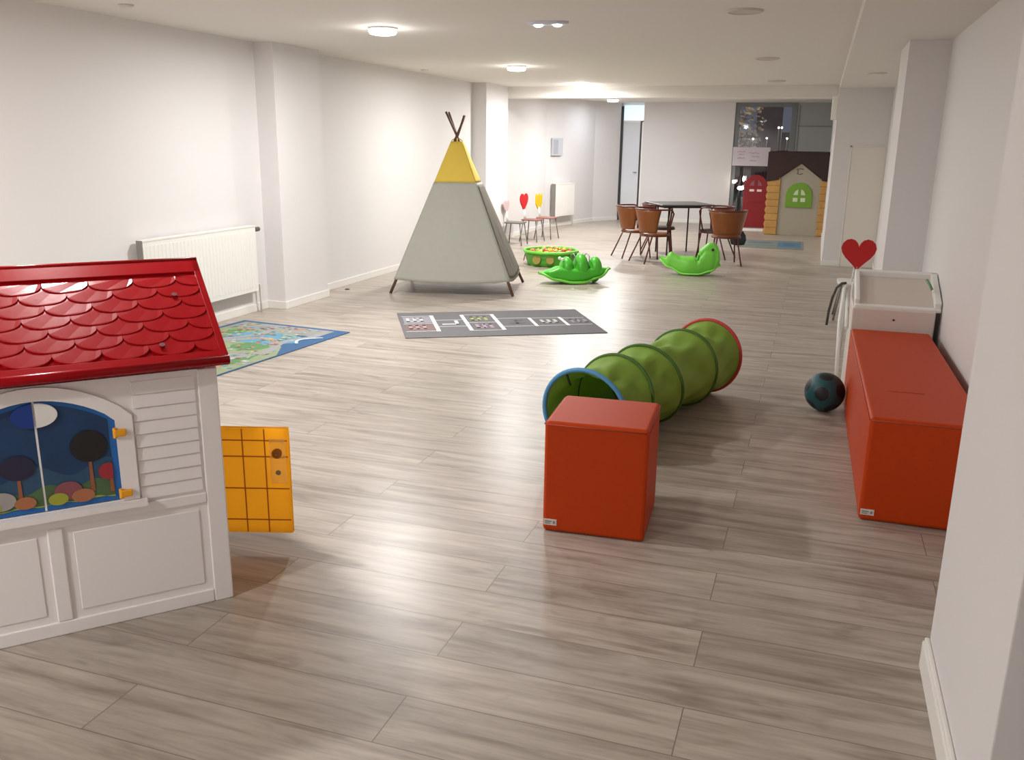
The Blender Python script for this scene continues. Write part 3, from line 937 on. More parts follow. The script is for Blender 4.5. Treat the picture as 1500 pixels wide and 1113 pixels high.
def kid_chair(label, loc, rotz, poly, back_m, seat_m, zb, stem_m=None, leg_m=None):
    """faces +x; back at -x"""
    o = thing('heart_chair', label, 'chair', loc, rotz, 'small shaped-back chairs along the wall')
    leg_m = leg_m or mat('stool_leg_grey', '#7d7874', 0.4, 0.3)
    S_ = 0.15
    sq = []
    for (a, b, a0) in ((1, 1, 0), (-1, 1, 90), (-1, -1, 180), (1, -1, 270)):
        sq += arc(a * (S_ - .05), b * (S_ - .05), 0.05, a0, a0 + 90, 5)
    MB().prism(sq, 0.335, 0.355).build('seat', seat_m, o, bevel=0.004)
    for (a, b) in ((1, 1), (-1, 1), (-1, -1), (1, -1)):
        MB().tube([(a * 0.11, b * 0.11, 0.336), (a * 0.155, b * 0.155, 0.0)], 0.009, 8).build('leg', leg_m, o)
    MB().tube([(-0.13, 0, 0.35), (-0.155, 0, zb + 0.05)], 0.012, 8).tube([(-0.13, 0.03, 0.35), (-0.155, 0.02, zb + 0.06)], 0.007, 8).tube([(-0.13, -0.03, 0.35), (-0.155, -0.02, zb + 0.06)], 0.007, 8).build('back_stem', stem_m or M_WHITE, o)
    MB().prism(poly, -0.165, -0.147, 'x', M=Matrix.Translation((0, 0, zb))).build('backrest', back_m, o, bevel=0.004, seg=2)
    return o


M_HRED = mat('heart_red', '#d0191c', 0.4)
kid_chair('small chair with a pale pink heart back, closest of the wall row', (-4.45, 13.28, 0), 0.0, heart_poly(0.26, 0.22), mat('heart_pale', '#cdb2b2', 0.5), mat('seat_grey', '#6d6c68', 0.5), 0.46)
kid_chair('small chair with a red heart back in the wall row', (-4.36, 13.88, 0), -0.12, heart_poly(0.30, 0.30), M_HRED, mat('seat_brown', '#8a5a52', 0.5), 0.46)
kid_chair('small chair with a yellow tulip back in the wall row', (-4.27, 14.40, 0), -0.15, tulip_poly(0.26, 0.27), mat('tulip_yellow', '#edc21c', 0.45), mat('seat_rose', '#9c6a60', 0.5), 0.47)
hc = kid_chair('small white chair with a big red heart back beside the column', (0.40, 8.75, 0), PI / 2, heart_poly(0.30, 0.30), mat('heart_deep_red', '#bb1414', 0.4), M_WHITE, 0.455)
hc['group'] = 'small shaped-back chairs by the column'


# ------------------------------------------------------------------ bistro chairs
def bistro_chair(label, loc, rotz, tube_m=None, wood=None, seat_mat=None):
    """faces +y, back at -y"""
    tube_m = tube_m or M_TUBE; wood = wood or M_WOOD
    o = thing('bistro_chair', label, 'chair', loc, rotz, 'low armchairs round the grey table')
    R_ = 0.19
    MB().lathe([(0.001, 0.365), (R_ - .01, 0.365), (R_, 0.372), (R_, 0.385), (R_ - .01, 0.392), (0.001, 0.39)], 36, cap=False, M=Matrix.Diagonal((1.0, 1.05, 1, 1))).build('seat', seat_mat or wood, o)
    MB().tube([(R_ * math.cos(2 * PI * k / 24), 1.05 * R_ * math.sin(2 * PI * k / 24), 0.362) for k in range(24)], 0.011, 8, closed=True, mi=0).build('seat_ring', tube_m, o)
    for (a, b, c_, d_) in ((0.13, 0.13, 0.16, 0.17), (-0.13, 0.13, -0.16, 0.17), (0.13, -0.13, 0.19, -0.28), (-0.13, -0.13, -0.19, -0.28)):
        MB().tube([(a, b, 0.365), (a + (c_ - a) * .5, b + (d_ - b) * .5, 0.18), (c_, d_, 0.0)], 0.0105, 8).build('leg', tube_m, o)
    # wooden shell
    rings_ = []
    for q in range(9):
        z = 0.40 + 0.315 * q / 8
        r = R_ + 0.005 + 0.055 * q / 8
        sp = 62 + 14 * q / 8
        inn, out = [], []
        for k in range(17):
            a = math.radians(270 - sp + 2 * sp * k / 16)
            inn.append((r * math.cos(a), r * math.sin(a) * 1.05 - 0.02 * q / 8, z))
            out.append(((r + 0.009) * math.cos(a), (r + 0.009) * math.sin(a) * 1.05 - 0.02 * q / 8, z))
        rings_.append(inn + out[::-1])
    MB().loft(rings_).build('backrest', wood, o)
    r = R_ + 0.062
    pts = []
    for k in range(23):
        a = math.radians(270 - 118 + 236 * k / 22)
        pts.append((r * math.cos(a), r * math.sin(a) * 1.05 - 0.02, 0.715 - (0.01 if k in (0, 22) else 0)))
    x1, y1 = pts[-1][0], pts[-1][1]
    def arm(s_):
        return [(s_ * (x1 - 0.003), y1 + 0.03, 0.66), (s_ * (x1 - 0.03), y1 + 0.02, 0.55), (s_ * (x1 - 0.055), y1 + 0.005, 0.45), (s_ * (x1 - 0.075), y1 - 0.01, 0.37)]
    full = arm(-1)[::-1] + pts + arm(1)
    MB().tube(full, 0.012, 8).build('arm_rail', tube_m, o)
    return o


bistro_chair('outermost brown armchair on the narrow-door side of the grey table', (-2.40, 12.55, 0), -0.95)
bistro_chair('brown armchair between the outermost one and the table, backrest toward the viewer', (-2.05, 12.12, 0), -0.80)
bistro_chair('dark armchair half hidden behind the two brown ones at the table', (-2.14, 13.14, 0), -1.35, wood=mat('chair_wood_dark', '#5c3320', 0.4), seat_mat=M_DARK)
bistro_chair('brown armchair seen from behind, behind the rocker with the raised head', (-1.12, 12.32, 0), 0.22)
bistro_chair('dark-seated armchair pushed under the table behind the brown one', (-1.36, 12.95, 0), 1.30, seat_mat=mat('chair_seat_dark', '#3a3532', 0.5))

tb = thing('table', 'square grey topped table with thin dark legs among the armchairs', 'table', (-1.90, 13.20, 0), 0.50)
HS = 0.40
MB().box(-HS, HS, -HS, HS, 0.715, 0.735).build('table_top', M_GREYT, tb, bevel=0.006)
MB().box(-HS + .05, HS - .05, -HS + .05, HS - .05, 0.685, 0.7155).build('apron', M_DARK, tb)
for a in (-1, 1):
    for b in (-1, 1):
        MB().tube([(a * 0.24, b * 0.24, 0.69), (a * 0.24, b * 0.24, 0.0)], 0.012, 8).build('leg', M_DARK, tb)
bg = thing('bag', 'dark cloth bag hanging low behind the brown armchair', 'bag', (-1.00, 12.86, 0))
rg = []
for z, a, b in ((0.20, .05, .03), (0.21, .09, .055), (0.27, .11, .07), (0.34, .10, .06), (0.40, .06, .03)):
    rg.append([(a * math.cos(2 * PI * k / 16) * (1 + .08 * math.sin(3 * k)), b * math.sin(2 * PI * k / 16), z) for k in range(16)])
MB().loft(rg).build('pouch', mat('bag_dark', '#33383c', 0.8), bg)
MB().tube([(-0.05, 0, 0.39), (-0.06, 0.06, 0.60), (-0.085, 0.10, 0.725), (-0.04, 0.07, 0.60), (0.04, 0, 0.39)], 0.006, 6).build('strap', MATS['bag_dark'], bg)

# ------------------------------------------------------------------ green tub with balls
tub = thing('ball_tub', 'round bright green ball tub filled with colored balls near the teepee', 'tub', (-3.27, 11.25, 0))
R0, R1, TH = 0.31, 0.365, 0.195
SEG = 48


def lob(r, z, amp):
    return [(r * (1 + amp * math.cos(8 * 2 * PI * k / SEG)) * math.cos(2 * PI * k / SEG), r * (1 + amp * math.cos(8 * 2 * PI * k / SEG)) * math.sin(2 * PI * k / SEG), z) for k in range(SEG)]


MB().loft([lob(R0 * 0.97, 0.0, .01), lob(R0, 0.015, .015), lob(R1 - .01, TH - 0.02, .02), lob(R1 - .03, TH - 0.02, .02), lob(R0 - 0.02, 0.03, .015), lob(0.02, 0.03, .0)]).build('wall', mat('tub_green', '#55a82c', 0.4, var=0.15, bscale=30), tub)
MB().tube(lob(R1 - .012, TH - 0.012, .02), 0.020, 10, closed=True).build('rim', M_GREENP2, tub)
for k, rr_ in ((200, .05), (255, .06), (285, .05), (320, .05)):
    a = math.radians(k)
    Mx = Matrix.Translation((math.cos(a) * 0.350, math.sin(a) * 0.350, 0.095)) @ Matrix.Rotation(a - PI / 2, 4, 'Z') @ Matrix.Rotation(-PI / 2 + 0.22, 4, 'X')
    MB().lathe([(rr_, -0.008), (rr_, 0.002)], 18, M=Mx).build('print_patch', mat('tub_print', '#93823a', 0.5), tub)
ball_cols = [('#e0742e', 'orange'), ('#e6c33a', 'yellow'), ('#b8321f', 'red'), ('#8fc23c', 'green'), ('#d9963c', 'amber'), ('#b9cf4a', 'lime')]
spots = []
rb = random.Random(3)
BR = 0.036
for k in range(4000):
    if len(spots) >= 40:
        break
    a, r = rb.uniform(0, 2 * PI), rb.random() ** 0.5 * (R1 - 0.075)
    x, y = r * math.cos(a), r * math.sin(a)
    if all((x - p[0]) ** 2 + (y - p[1]) ** 2 > (2 * BR) ** 2 for p in spots):
        spots.append((x, y))
protos = {}
for i, (x, y) in enumerate(spots):
    col, cn = ball_cols[rb.randrange(6)]
    if cn not in protos:
        me_o = MB().sphere((0, 0, 0), BR, 14, 10).build('plastic_ball', mat('ball_' + cn, col, 0.35))
        o = me_o; protos[cn] = o
    else:
        o = protos[cn].copy(); SC.collection.objects.link(o)
    o.location = (-3.27 + x, 11.25 + y, 0.155 + rb.uniform(-0.012, 0.022))
    rr2 = math.hypot(x, y)
    if rr2 < 0.13:
        where = 'in the middle of the green tub'
    else:
        where = ('against the tub rim facing the table', 'against the tub rim facing the wall chairs', 'against the tub rim facing the teepee', 'against the tub rim facing the seesaw rocker')[int(((math.degrees(math.atan2(y, x)) + 45) % 360) // 90)]
    tag(o, 'small %s ball %s' % (cn, where), 'ball', 'plastic balls in the green tub')


# ------------------------------------------------------------------ rockers
def rocker_body(L, wfun, topf, botf, n=40, seg=20, e=0.55):
    rings_ = []
    for i in range(n + 1):
        t = i / n
        x = (t - 0.5) * L
        zt, zb, w_ = topf(t), botf(t), wfun(t)
        zc, hz = (zt + zb) / 2, max(0.004, (zt - zb) / 2)
        r_ = []
        for k in range(seg):
            a = 2 * PI * k / seg
            ca, sa = math.cos(a), math.sin(a)
            r_.append((x, w_ / 2 * math.copysign(abs(ca) ** e, ca), zc + hz * math.copysign(abs(sa) ** e, sa)))
        rings_.append(r_)
    return MB().loft(rings_)


def interp(tab):
    def f_(t):
        for (a, va), (b, vb) in zip(tab, tab[1:]):
            if t <= b:
                u_ = (t - a) / (b - a)
                u_ = u_ * u_ * (3 - 2 * u_)
                return va + (vb - va) * u_
        return tab[-1][1]
    return f_


# rocker with three bumps near the tub (two-seat seesaw seen obliquely)
rk = thing('seesaw_rocker', 'bright green seesaw rocker with three humps beside the ball tub', 'rocker', (-2.57, 9.84, 0), 0.55)
bot = interp([(0, 0.10), (0.2, 0.035), (0.42, 0.004), (0.58, 0.004), (0.8, 0.05), (1, 0.14)])
rocker_body(0.80, interp([(0, .05), (.12, .20), (.5, .28), (.88, .2), (1, .05)]), interp([(0, 0.125), (0.12, .155), (0.25, .19), (.6, .17), (.85, .18), (1, .165)]), bot).build('base', M_GREENP, rk)
fl = MB()
for s_ in (-1, 1):
    pts = []
    for i in range(25):
        t = i / 24
        x = (t - .5) * 0.84
        wv = interp([(0, .03), (.12, .22), (.5, .33), (.88, .22), (1, .03)])(t)
        pts.append((x, s_ * wv / 2, bot(t) + 0.018))
    fl.tube(pts, 0.015, 8)
fl.build('rim', M_GREENP2, rk)
for (x, h_, w_, rx) in ((-0.10, .30, .24, .085), (0.07, .335, .26, .095), (0.24, .30, .22, .085)):
    MB().sphere((0, 0, 0), 1, 18, 12, M=Matrix.Translation((x, 0, 0.15)) @ Matrix.Diagonal((rx, w_ / 2, h_ - 0.15, 1))).build('seat_back', M_GREENP2 if x == 0.06 else M_GREENP, rk)
for x in (-0.02, 0.145):
    MB().tube([(x, -0.08, 0.20), (x, -0.085, 0.31), (x, 0, 0.335), (x, 0.085, 0.31), (x, 0.08, 0.20)], 0.006, 8).build('grab_handle', mat('handle_grey', '#8f9a9c', 0.4), rk)
MB().sphere((-0.165, -0.055, 0.275), 0.020, 12, 8).sphere((-0.165, 0.055, 0.275), 0.020, 12, 8).build('eye', M_WHITE, rk)

# duck-like rocker under the chairs
rk2 = thing('animal_rocker', 'bright green animal-shaped rocker with a raised head in front of the grey table', 'rocker', (-1.42, 11.05, 0), 0.12)
bot2 = interp([(0, 0.16), (0.15, 0.08), (0.4, 0.006), (0.65, 0.006), (0.85, 0.05), (1, 0.12)])
rocker_body(0.72, interp([(0, .03), (.15, .16), (.5, .26), (.85, .22), (1, .12)]), interp([(0, .225), (.10, .20), (.10, .235), (.18, .275), (.26, .25), (.34, .225), (.50, .225), (.58, .23), (.60, .21), (.63, .18), (.68, .26), (.76, .33), (.9, .32), (1, .22)]), bot2).build('body', M_GREENP2, rk2)
hd = MB()
prof = [(0.075, 0.03), (0.16, 0.012), (0.25, 0.03), (0.33, 0.10), (0.365, 0.20), (0.355, 0.29), (0.325, 0.36), (0.27, 0.405), (0.215, 0.405), (0.175, 0.365), (0.115, 0.31), (0.085, 0.22), (0.06, 0.12)]
hd.prism(prof, -0.085, 0.085, 'y')
hd.build('head', M_GREENP2, rk2, bevel=0.03, seg=3)
MB().sphere((0.268, -0.087, 0.325), 0.018, 10, 8).sphere((0.268, 0.087, 0.325), 0.014, 10, 8).build('eye', M_DARK, rk2)
fl = MB()
for s_ in (-1, 1):
    fl.tube([((i / 20 - .5) * 0.74, s_ * interp([(0, .02), (.15, .14), (.5, .25), (.85, .2), (1, .06)])(i / 20) / 2, bot2(i / 20) + 0.016) for i in range(21)], 0.012, 8)
fl.build('rim', mat('pale_green_plastic', '#8fe060', 0.4), rk2)
MB().tube([(0.10, -0.09, 0.19), (0.10, -0.10, 0.25), (0.10, 0.10, 0.25), (0.10, 0.09, 0.19)], 0.009, 8).build('grab_handle', M_GREENP, rk2)

# ------------------------------------------------------------------ near playhouse
ph = thing('toy_playhouse', 'white plastic playhouse with a red scalloped roof and blue shutters', 'playhouse', (-1.807, 2.335, 0), math.atan2(0.742, 0.670))
HL, HD, HW = 1.08, 0.84, 0.83      # length, depth, wall height
RZ = 1.125
fwm = MB()
# front wall built round the arched opening  (x from -HL to 0, front at y = 0)
ox0, ox1, oz0, osp, otop = -0.76, -0.318, 0.425, 0.695, 0.785
archp = [(ox0, osp)]
for i in range(1, 16):
    t = i / 16
    archp.append((ox0 + (ox1 - ox0) * t, osp + (otop - osp) * math.sin(PI * t) ** 0.75))
archp.append((ox1, osp))
TW = 0.035
fwm.box(-HL, ox0, 0, TW, 0, HW).box(ox1, 0, 0, TW, 0, HW).box(ox0, ox1, 0, TW, 0, oz0)
for (a, b) in zip(archp, archp[1:]):
    fwm.prism([(a[0], a[1]), (b[0], b[1]), (b[0], HW), (a[0], HW)], 0, TW, 'y')
fwm.build('front_wall', M_HOUSEW, ph)


def ledge(m, x0, x1, z0, z1, t, d):
    """raised rectangular moulding on the front face"""
    m.box(x0, x1, -d, 0.001, z1 - t, z1).box(x0, x1, -d, 0.001, z0, z0 + t).box(x0, x0 + t, -d, 0.001, z0, z1).box(x1 - t, x1, -d, 0.001, z0, z1)


mo = MB()
mo.box(-0.062, 0.0, -0.007, 0.001, 0.0, HW)                          # corner post
mo.box(-HL, -0.062, -0.007, 0.001, 0.368, 0.405)                     # middle rail
mo.box(-HL, -0.062, -0.007, 0.001, 0.0, 0.048)                       # bottom rail
mo.box(-0.545, -0.50, -0.007, 0.001, 0.048, 0.368)
mo.box(-HL, -1.02, -0.007, 0.001, 0.0, HW)
mo.build('corner_moulding', M_HOUSEW, ph, bevel=0.004)
p2 = MB()
for (x0, x1) in ((-0.492, -0.07), (-1.012, -0.553)):
    p2.prism([(x0 + .02, 0.075), (x1 - .02, 0.075), (x1 - .02, 0.345), (x0 + .02, 0.345)], -0.003, 0.001, 'y')
p2.build('lower_panel', M_HOUSEW, ph, bevel=0.004)
sd = MB()
for k in range(9):
    z0 = 0.418 + k * 0.044
    sd.prism([(-0.007, z0), (-0.002, z0 + 0.040), (0.001, z0 + 0.040), (0.001, z0)], -0.262, -0.072, 'x')
sd.build('siding', M_HOUSEW, ph)
# trim round the window: faceted surround
tr_ = MB()
inn = [(ox0, oz0)] + archp + [(ox1, oz0)]
outer = [(ox0 - 0.05, oz0)]
for i, (x, z) in enumerate(archp):
    cx = (ox0 + ox1) / 2
    t = (x - cx) / (ox1 - cx)
    outer.append((x + 0.05 * t, z + 0.012 + 0.030 * (1 - t * t)))
outer.append((ox1 + 0.05, oz0))
for i in range(len(inn) - 1):
    tr_.prism([inn[i], inn[i + 1], outer[i + 1], outer[i]], -0.012, 0.001, 'y')
tr_.box(ox0 - 0.07, ox1 + 0.07, -0.028, 0.001, 0.402, 0.424)
tr_.build('window_surround', M_HOUSEW, ph)
# side and back walls
sw = MB()
sw.box(-TW, 0, TW, 0.30, 0, HW).box(-TW, 0, 0.64, HD, 0, HW).box(-TW, 0, 0.30, 0.64, 0.62, HW).box(-TW, 0, 0.30, 0.64, 0, 0.05)
sw.prism([(0, HW), (HD, HW), (HD / 2, RZ - .02)], -TW, 0, 'x')
sw.build('side_wall', M_HOUSEW, ph)
sw = MB().box(-HL, -HL + TW, TW, HD, 0, HW)
sw.prism([(0, HW), (HD, HW), (HD / 2, RZ - .02)], -HL, -HL + TW, 'x')
sw.build('side_wall', M_HOUSEW, ph)
MB().box(-HL + TW, -TW, HD - TW, HD, 0, HW).build('back_wall', M_HOUSEW, ph)
MB().box(-0.0, 0.012, 0.27, 0.67, 0, 0.045).build('threshold', M_HOUSEW, ph)


# shutters
def shutter(x0, x1):
    P = [p for p in archp if x0 - 1e-6 <= p[0] <= x1 + 1e-6]
    return P


xm = -0.537
for side in (0, 1):
    a0, a1 = (ox0, xm - 0.003) if side == 0 else (xm + 0.003, ox1)

    def zt(x):
        t = (x - ox0) / (ox1 - ox0)
        return osp + (otop - osp) * max(0, math.sin(PI * min(1, max(0, t)))) ** 0.75
    xs = [a0 + (a1 - a0) * i / 12 for i in range(13)]
    poly = [(a0, oz0 + .003), (a1, oz0 + .003)] + [(x, zt(x) - .003) for x in reversed(xs)]
    sh = MB().prism(poly, 0.004, 0.020, 'y').build('window_shutter', M_BLUE, ph)
    edge = 0.020
    b0, b1 = (a0 + edge, a1) if side == 0 else (a0, a1 - edge)
    # printed landscape inside the blue border: night sky, far hills, meadow, round bushes
    xs = [b0 + (b1 - b0) * i / 14 for i in range(15)]
    pr = MB()
    yy = 0.0035

    def strip(f0, f1, mi, y):
        for xa, xb in zip(xs, xs[1:]):
            pr.add([(xa, y, f0(xa)), (xb, y, f0(xb)), (xb, y, f1(xb)), (xa, y, f1(xa))], [(0, 1, 2, 3)], mi)
    zb = oz0 + 0.022
    strip(lambda x: zb, lambda x: max(zb, zt(x) - 0.018), 0, yy)
    strip(lambda x: zb, lambda x: 0.555 + 0.022 * math.sin(x * 31), 1, yy - 0.0006)
    strip(lambda x: zb, lambda x: 0.50 + 0.012 * math.sin(x * 47 + 1), 2, yy - 0.0012)
    strip(lambda x: zb, lambda x: 0.448 + 0.006 * math.sin(x * 60), 3, yy - 0.0018)

    def dsk(cx, cz, r, mi, k, sx=1.0):
        pts = [(min(b1, max(b0, cx + sx * r * math.cos(2 * PI * i / 20))), yy - 0.0024 - k * 0.0004, cz + r * math.sin(2 * PI * i / 20)) for i in range(20)]
        pr.add(pts, [tuple(range(20))], mi)
    yt = yy - 0.0030
    if side == 1:
        trunks = ((-0.40, 0.47, 0.58, 7), (-0.345, 0.46, 0.52, 7))
        blobs = ((-0.40, 0.62, .052, 4, 1.0), (-0.352, 0.53, .028, 6, 1.0), (-0.47, 0.485, .030, 8, 1.3), (-0.43, 0.462, .022, 5, 1.5), (-0.50, 0.462, .02, 3, 1.4))
    else:
        trunks = ((-0.60, 0.46, 0.56, 7), (-0.70, 0.47, 0.56, 7))
        blobs = ((-0.60, 0.58, .040, 10, 1.2), (-0.70, 0.58, .035, 11, 1.1), (-0.655, 0.48, .030, 9, 1.4), (-0.59, 0.465, .02, 5, 1.5), (-0.69, 0.462, .022, 3, 1.6))
    for (tx, tz0, tz1, mi) in trunks:
        pr.add([(tx - .006, yt, tz0), (tx + .006, yt, tz0), (tx + .004, yt, tz1), (tx - .004, yt, tz1)], [(0, 1, 2, 3)], mi)
    for kk, q in enumerate(blobs):
        dsk(q[0], q[1], q[2], q[3], 3 + kk, q[4])
    pr.build('shutter_print', [mat('print_night_blue', '#173a63', 0.5, var=0.35, bscale=60), mat('print_hill', '#2c4f6e', 0.5), mat('print_meadow', '#4f6b46', 0.5, var=0.3, bscale=90), mat('print_lime', '#a3a83a', 0.5),
                                mat('print_dark', '#1d1a1c', 0.5), mat('print_tan', '#b0714c', 0.5), mat('print_red', '#a12f38', 0.5), mat('print_brown', '#9a5a3c', 0.5), mat('print_rose', '#8f4f58', 0.5),
                                mat('print_grey', '#a5a09c', 0.5), mat('print_navy', '#26233c', 0.5), mat('print_slate', '#5b6a80', 0.5)], sh, fix=False)
    # half-moon finger hole / knob
    half = [(xm + (0.003 if side else -0.003), 0.705)] + [(xm + (1 if side else -1) * (0.003 + 0.060 * math.cos(math.radians(-90 + 180 * i / 14)) * 1.0), 0.738 + 0.038 * math.sin(math.radians(-90 + 180 * i / 14))) for i in range(15)]
    MB().prism(half[1:], -0.004, 0.0038, 'y').build('shutter_grip', M_WHITE if side else mat('deep_blue_plastic', '#153a8c', 0.4), sh)
MB().box(xm - 0.003, xm + 0.003, 0.0035, 0.018, oz0 + .003, otop - .004).build('shutter_gap', M_WHITE, ph)
for z in (0.452, 0.655):
    MB().box(ox1 - 0.006, ox1 + 0.028, -0.024, -0.006, z - 0.011, z + 0.011).tube([(ox1 - 0.004, -0.014, z - 0.017), (ox1 - 0.004, -0.014, z + 0.017)], 0.007, 8).build('shutter_hinge', M_YELLOW, ph, bevel=0.003)

# roof: two slopes with scalloped tiles
rf = MB()
ov, ovx = 0.045, 0.035
zE = 0.862
slope_v = Vector((0, HD / 2 + ov, RZ - zE)); SLn = slope_v.length; sv = slope_v.normalized(); nv_ = Vector((0, -sv.z, sv.y))


def RP(x, s, h, back=False):
    """point on the slope: s up the slope from the eave, h above the surface"""
    p = Vector((x, -ov, zE)) + sv * s + nv_ * h
    if back:
        p.y = HD - p.y
    return p


xa, xb = -HL - ovx, ovx
for back in (False, True):
    vs = [RP(x, s, h, back) for x in (xa, xb) for s in (0, SLn) for h in (-0.022, 0)]
    rf.add(vs, [(0, 1, 3, 2), (4, 6, 7, 5), (0, 4, 5, 1), (2, 3, 7, 6), (0, 2, 6, 4), (1, 5, 7, 3)])
    # lower lip, verge strips and ridge band
    for (s0, s1, h1) in ((-0.004, 0.036, 0.012), (SLn - 0.075, SLn - 0.006, 0.010)):
        vs = [RP(x, s, h, back) for x in (xa, xb) for s in (s0, s1) for h in (-0.02, h1)]
        rf.add(vs, [(0, 1, 3, 2), (4, 6, 7, 5), (0, 4, 5, 1), (2, 3, 7, 6), (0, 2, 6, 4), (1, 5, 7, 3)])
    for (x0, x1) in ((xb - 0.022, xb), (xa, xa + 0.022)):
        vs = [RP(x, s, h, back) for x in (x0, x1) for s in (0, SLn) for h in (-0.02, 0.010)]
        rf.add(vs, [(0, 1, 3, 2), (4, 6, 7, 5), (0, 4, 5, 1), (2, 3, 7, 6), (0, 2, 6, 4), (1, 5, 7, 3)])
    rowp = (SLn - 0.075 - 0.036) / 7.2
    tw2 = 0.138
    for r_ in range(8):
        s_bot = 0.036 + r_ * rowp * 0.98 + 0.004
        base_x = xb - 0.022 + (tw2 / 2 if r_ % 2 else 0)
        nT = int((xb - xa) / tw2) + 2
        for q in range(nT):
            cx = base_x - tw2 * q
            bot_, top_ = [], []
            for i in range(13):
                a = PI + PI * i / 12
                px = cx + math.cos(a) * tw2 * 0.5
                ps_ = s_bot + rowp * 0.70 + math.sin(a) * rowp * 0.70
                px = min(xb - 0.021, max(xa + 0.021, px))
                bot_.append((px, ps_))
            s_top = min(s_bot + rowp * 2.1, SLn - 0.07)
            if s_bot + rowp * 0.6 > SLn - 0.075:
                continue
            xl_, xr_ = bot_[0][0], bot_[-1][0]
            if xr_ - xl_ < 0.01:
                continue
            # wedge: thick at the round edge, flush at the top
            up_ = [RP(px, ps_, 0.0075, back) for px, ps_ in bot_]
            lo_ = [RP(px, ps_, -0.001, back) for px, ps_ in bot_]
            tp_ = [RP(xr_, s_top, 0.0008, back), RP(xl_, s_top, 0.0008, back)]
            n_ = len(up_)
            vs = up_ + lo_ + tp_
            fs = [tuple(range(n_)) + (2 * n_, 2 * n_ + 1)]
            fs += [(i, n_ + i, n_ + i + 1, i + 1) for i in range(n_ - 1)]
            fs += [(n_ - 1, 2 * n_ - 1, 2 * n_), (0, 2 * n_ + 1, n_)]
            rf.add(vs, fs)
rf.build('roof', M_RED, ph, bevel=0.003, seg=2)
MB().tube([RP(xa, 0.0, 0.0), RP(xb, 0.0, 0.0)], 0.015, 12).tube([RP(xa, SLn, 0.002), RP(xb, SLn, 0.002)], 0.012, 12).build('roof_edge_bead', M_RED, ph)
sc_ = MB()
for (x, s) in ((-0.075, 0.335), (-0.155, 0.085), (-0.62, 0.30)):
    p = RP(x, s, 0.010)
    Mx = Matrix.Translation(p) @ Vector((0, 0, 1)).rotation_difference(nv_).to_matrix().to_4x4()
    sc_.lathe([(0.009, 0), (0.009, 0.004)], 14, M=Mx)
sc_.build('roof_screw', mat('dark_red', '#6a0810', 0.5), ph)
def translucent(m, amount, col):
    nt = m.node_tree
    b = nt.nodes['Principled BSDF']
    out = nt.nodes['Material Output']
    tr_n = nt.nodes.new('ShaderNodeBsdfTranslucent')
    tr_n.inputs['Color'].default_value = hexc(col)
    mx = nt.nodes.new('ShaderNodeMixShader')
    mx.inputs[0].default_value = amount
    nt.links.new(b.outputs[0], mx.inputs[1]); nt.links.new(tr_n.outputs[0], mx.inputs[2])
    nt.links.new(mx.outputs[0], out.inputs['Surface'])


translucent(M_DOORO, 0.9, '#ffd468')
translucent(M_GREENF, 0.22, '#a4c860')
M_LATCH = mat('latch_orange', '#ffc878', 0.4)
translucent(M_LATCH, 0.9, '#ffffff')
# orange half door, swung open: hinge at the side wall
hinge = Vector((0.006, 0.46, 0))
fe = Vector((0.300, 0.292, 0))
dv = fe - hinge
dr = MB()
DLn = dv.length
DM = Matrix.Translation((hinge.x, hinge.y, 0)) @ Matrix.Rotation(math.atan2(dv.y, dv.x), 4, 'Z')
dp = thing_door = MB().box(0, DLn, -0.012, 0.012, 0.06, 0.492, M=DM).build('door', M_DOORO, ph, bevel=0.005)
gl = MB()
for z in (0.115, 0.245, 0.375, 0.44):
    gl.box(0.004, DLn - 0.004, -0.0135, -0.012, z, z + 0.005, M=DM)
for x in (0.06, 0.16, 0.245):
    gl.box(x, x + 0.005, -0.0135, -0.012, 0.065, 0.488, M=DM)
gl.build('door_groove', mat('door_groove_orange', '#d87a10', 0.5), dp)
MB().box(0.265, 0.325, -0.016, -0.012, 0.27, 0.45, M=DM).build('latch_plate', M_LATCH, dp, bevel=0.002)
MB().lathe([(0.018, 0), (0.02, 0.012), (0.010, 0.022), (0.001, 0.022)], 18, cap=False, M=DM @ Matrix.Translation((0.296, -0.016, 0.395)) @ Matrix.Rotation(PI / 2, 4, 'X')).build('door_knob', mat('knob_brown', '#a8641c', 0.4), dp)
MB().lathe([(0.010, 0), (0.010, 0.004)], 14, M=DM @ Matrix.Translation((0.296, -0.016, 0.315)) @ Matrix.Rotation(PI / 2, 4, 'X')).build('keyhole', mat('key_grey', '#a09070', 0.4), dp)
MB().tube([(hinge.x, hinge.y, 0.04), (hinge.x, hinge.y, 0.51)], 0.010, 8).build('door_hinge', M_DOORO, ph)

# ------------------------------------------------------------------ far playhouse
fh = thing('toy_playhouse', 'log cabin playhouse with a dark brown roof and green arched window', 'playhouse', (-0.34, 16.9, 0), 0.0)
M_LOG = mat('log_yellow', '#b98c4c', 0.5, var=0.25, bscale=60, bump=0.1)
M_FHW = mat('taupe_plastic', '#a59c8b', 0.5)
M_BRF = mat('dark_brown_plastic', '#2d1310', 0.45)
fw2 = [(-0.34, 0), (0.375, 0), (0.375, 1.0), (0.02, 1.265), (-0.34, 1.0)]
MB().prism(fw2, -0.02, 0.04, 'y').build('front_wall', M_FHW, fh, bevel=0.004)
for x0, x1 in ((-0.53, -0.31), (0.37, 0.52)):
    m = MB()
    for k in range(8):
        m.box(x0, x1, -0.05, 0.06, 0.005 + k * 0.124, 0.125 + k * 0.124)
    m.box(x0 + 0.01, x1 - 0.01, -0.04, 0.05, 0, 0.99)
    m.build('log_corner', M_LOG, fh, bevel=0.012)
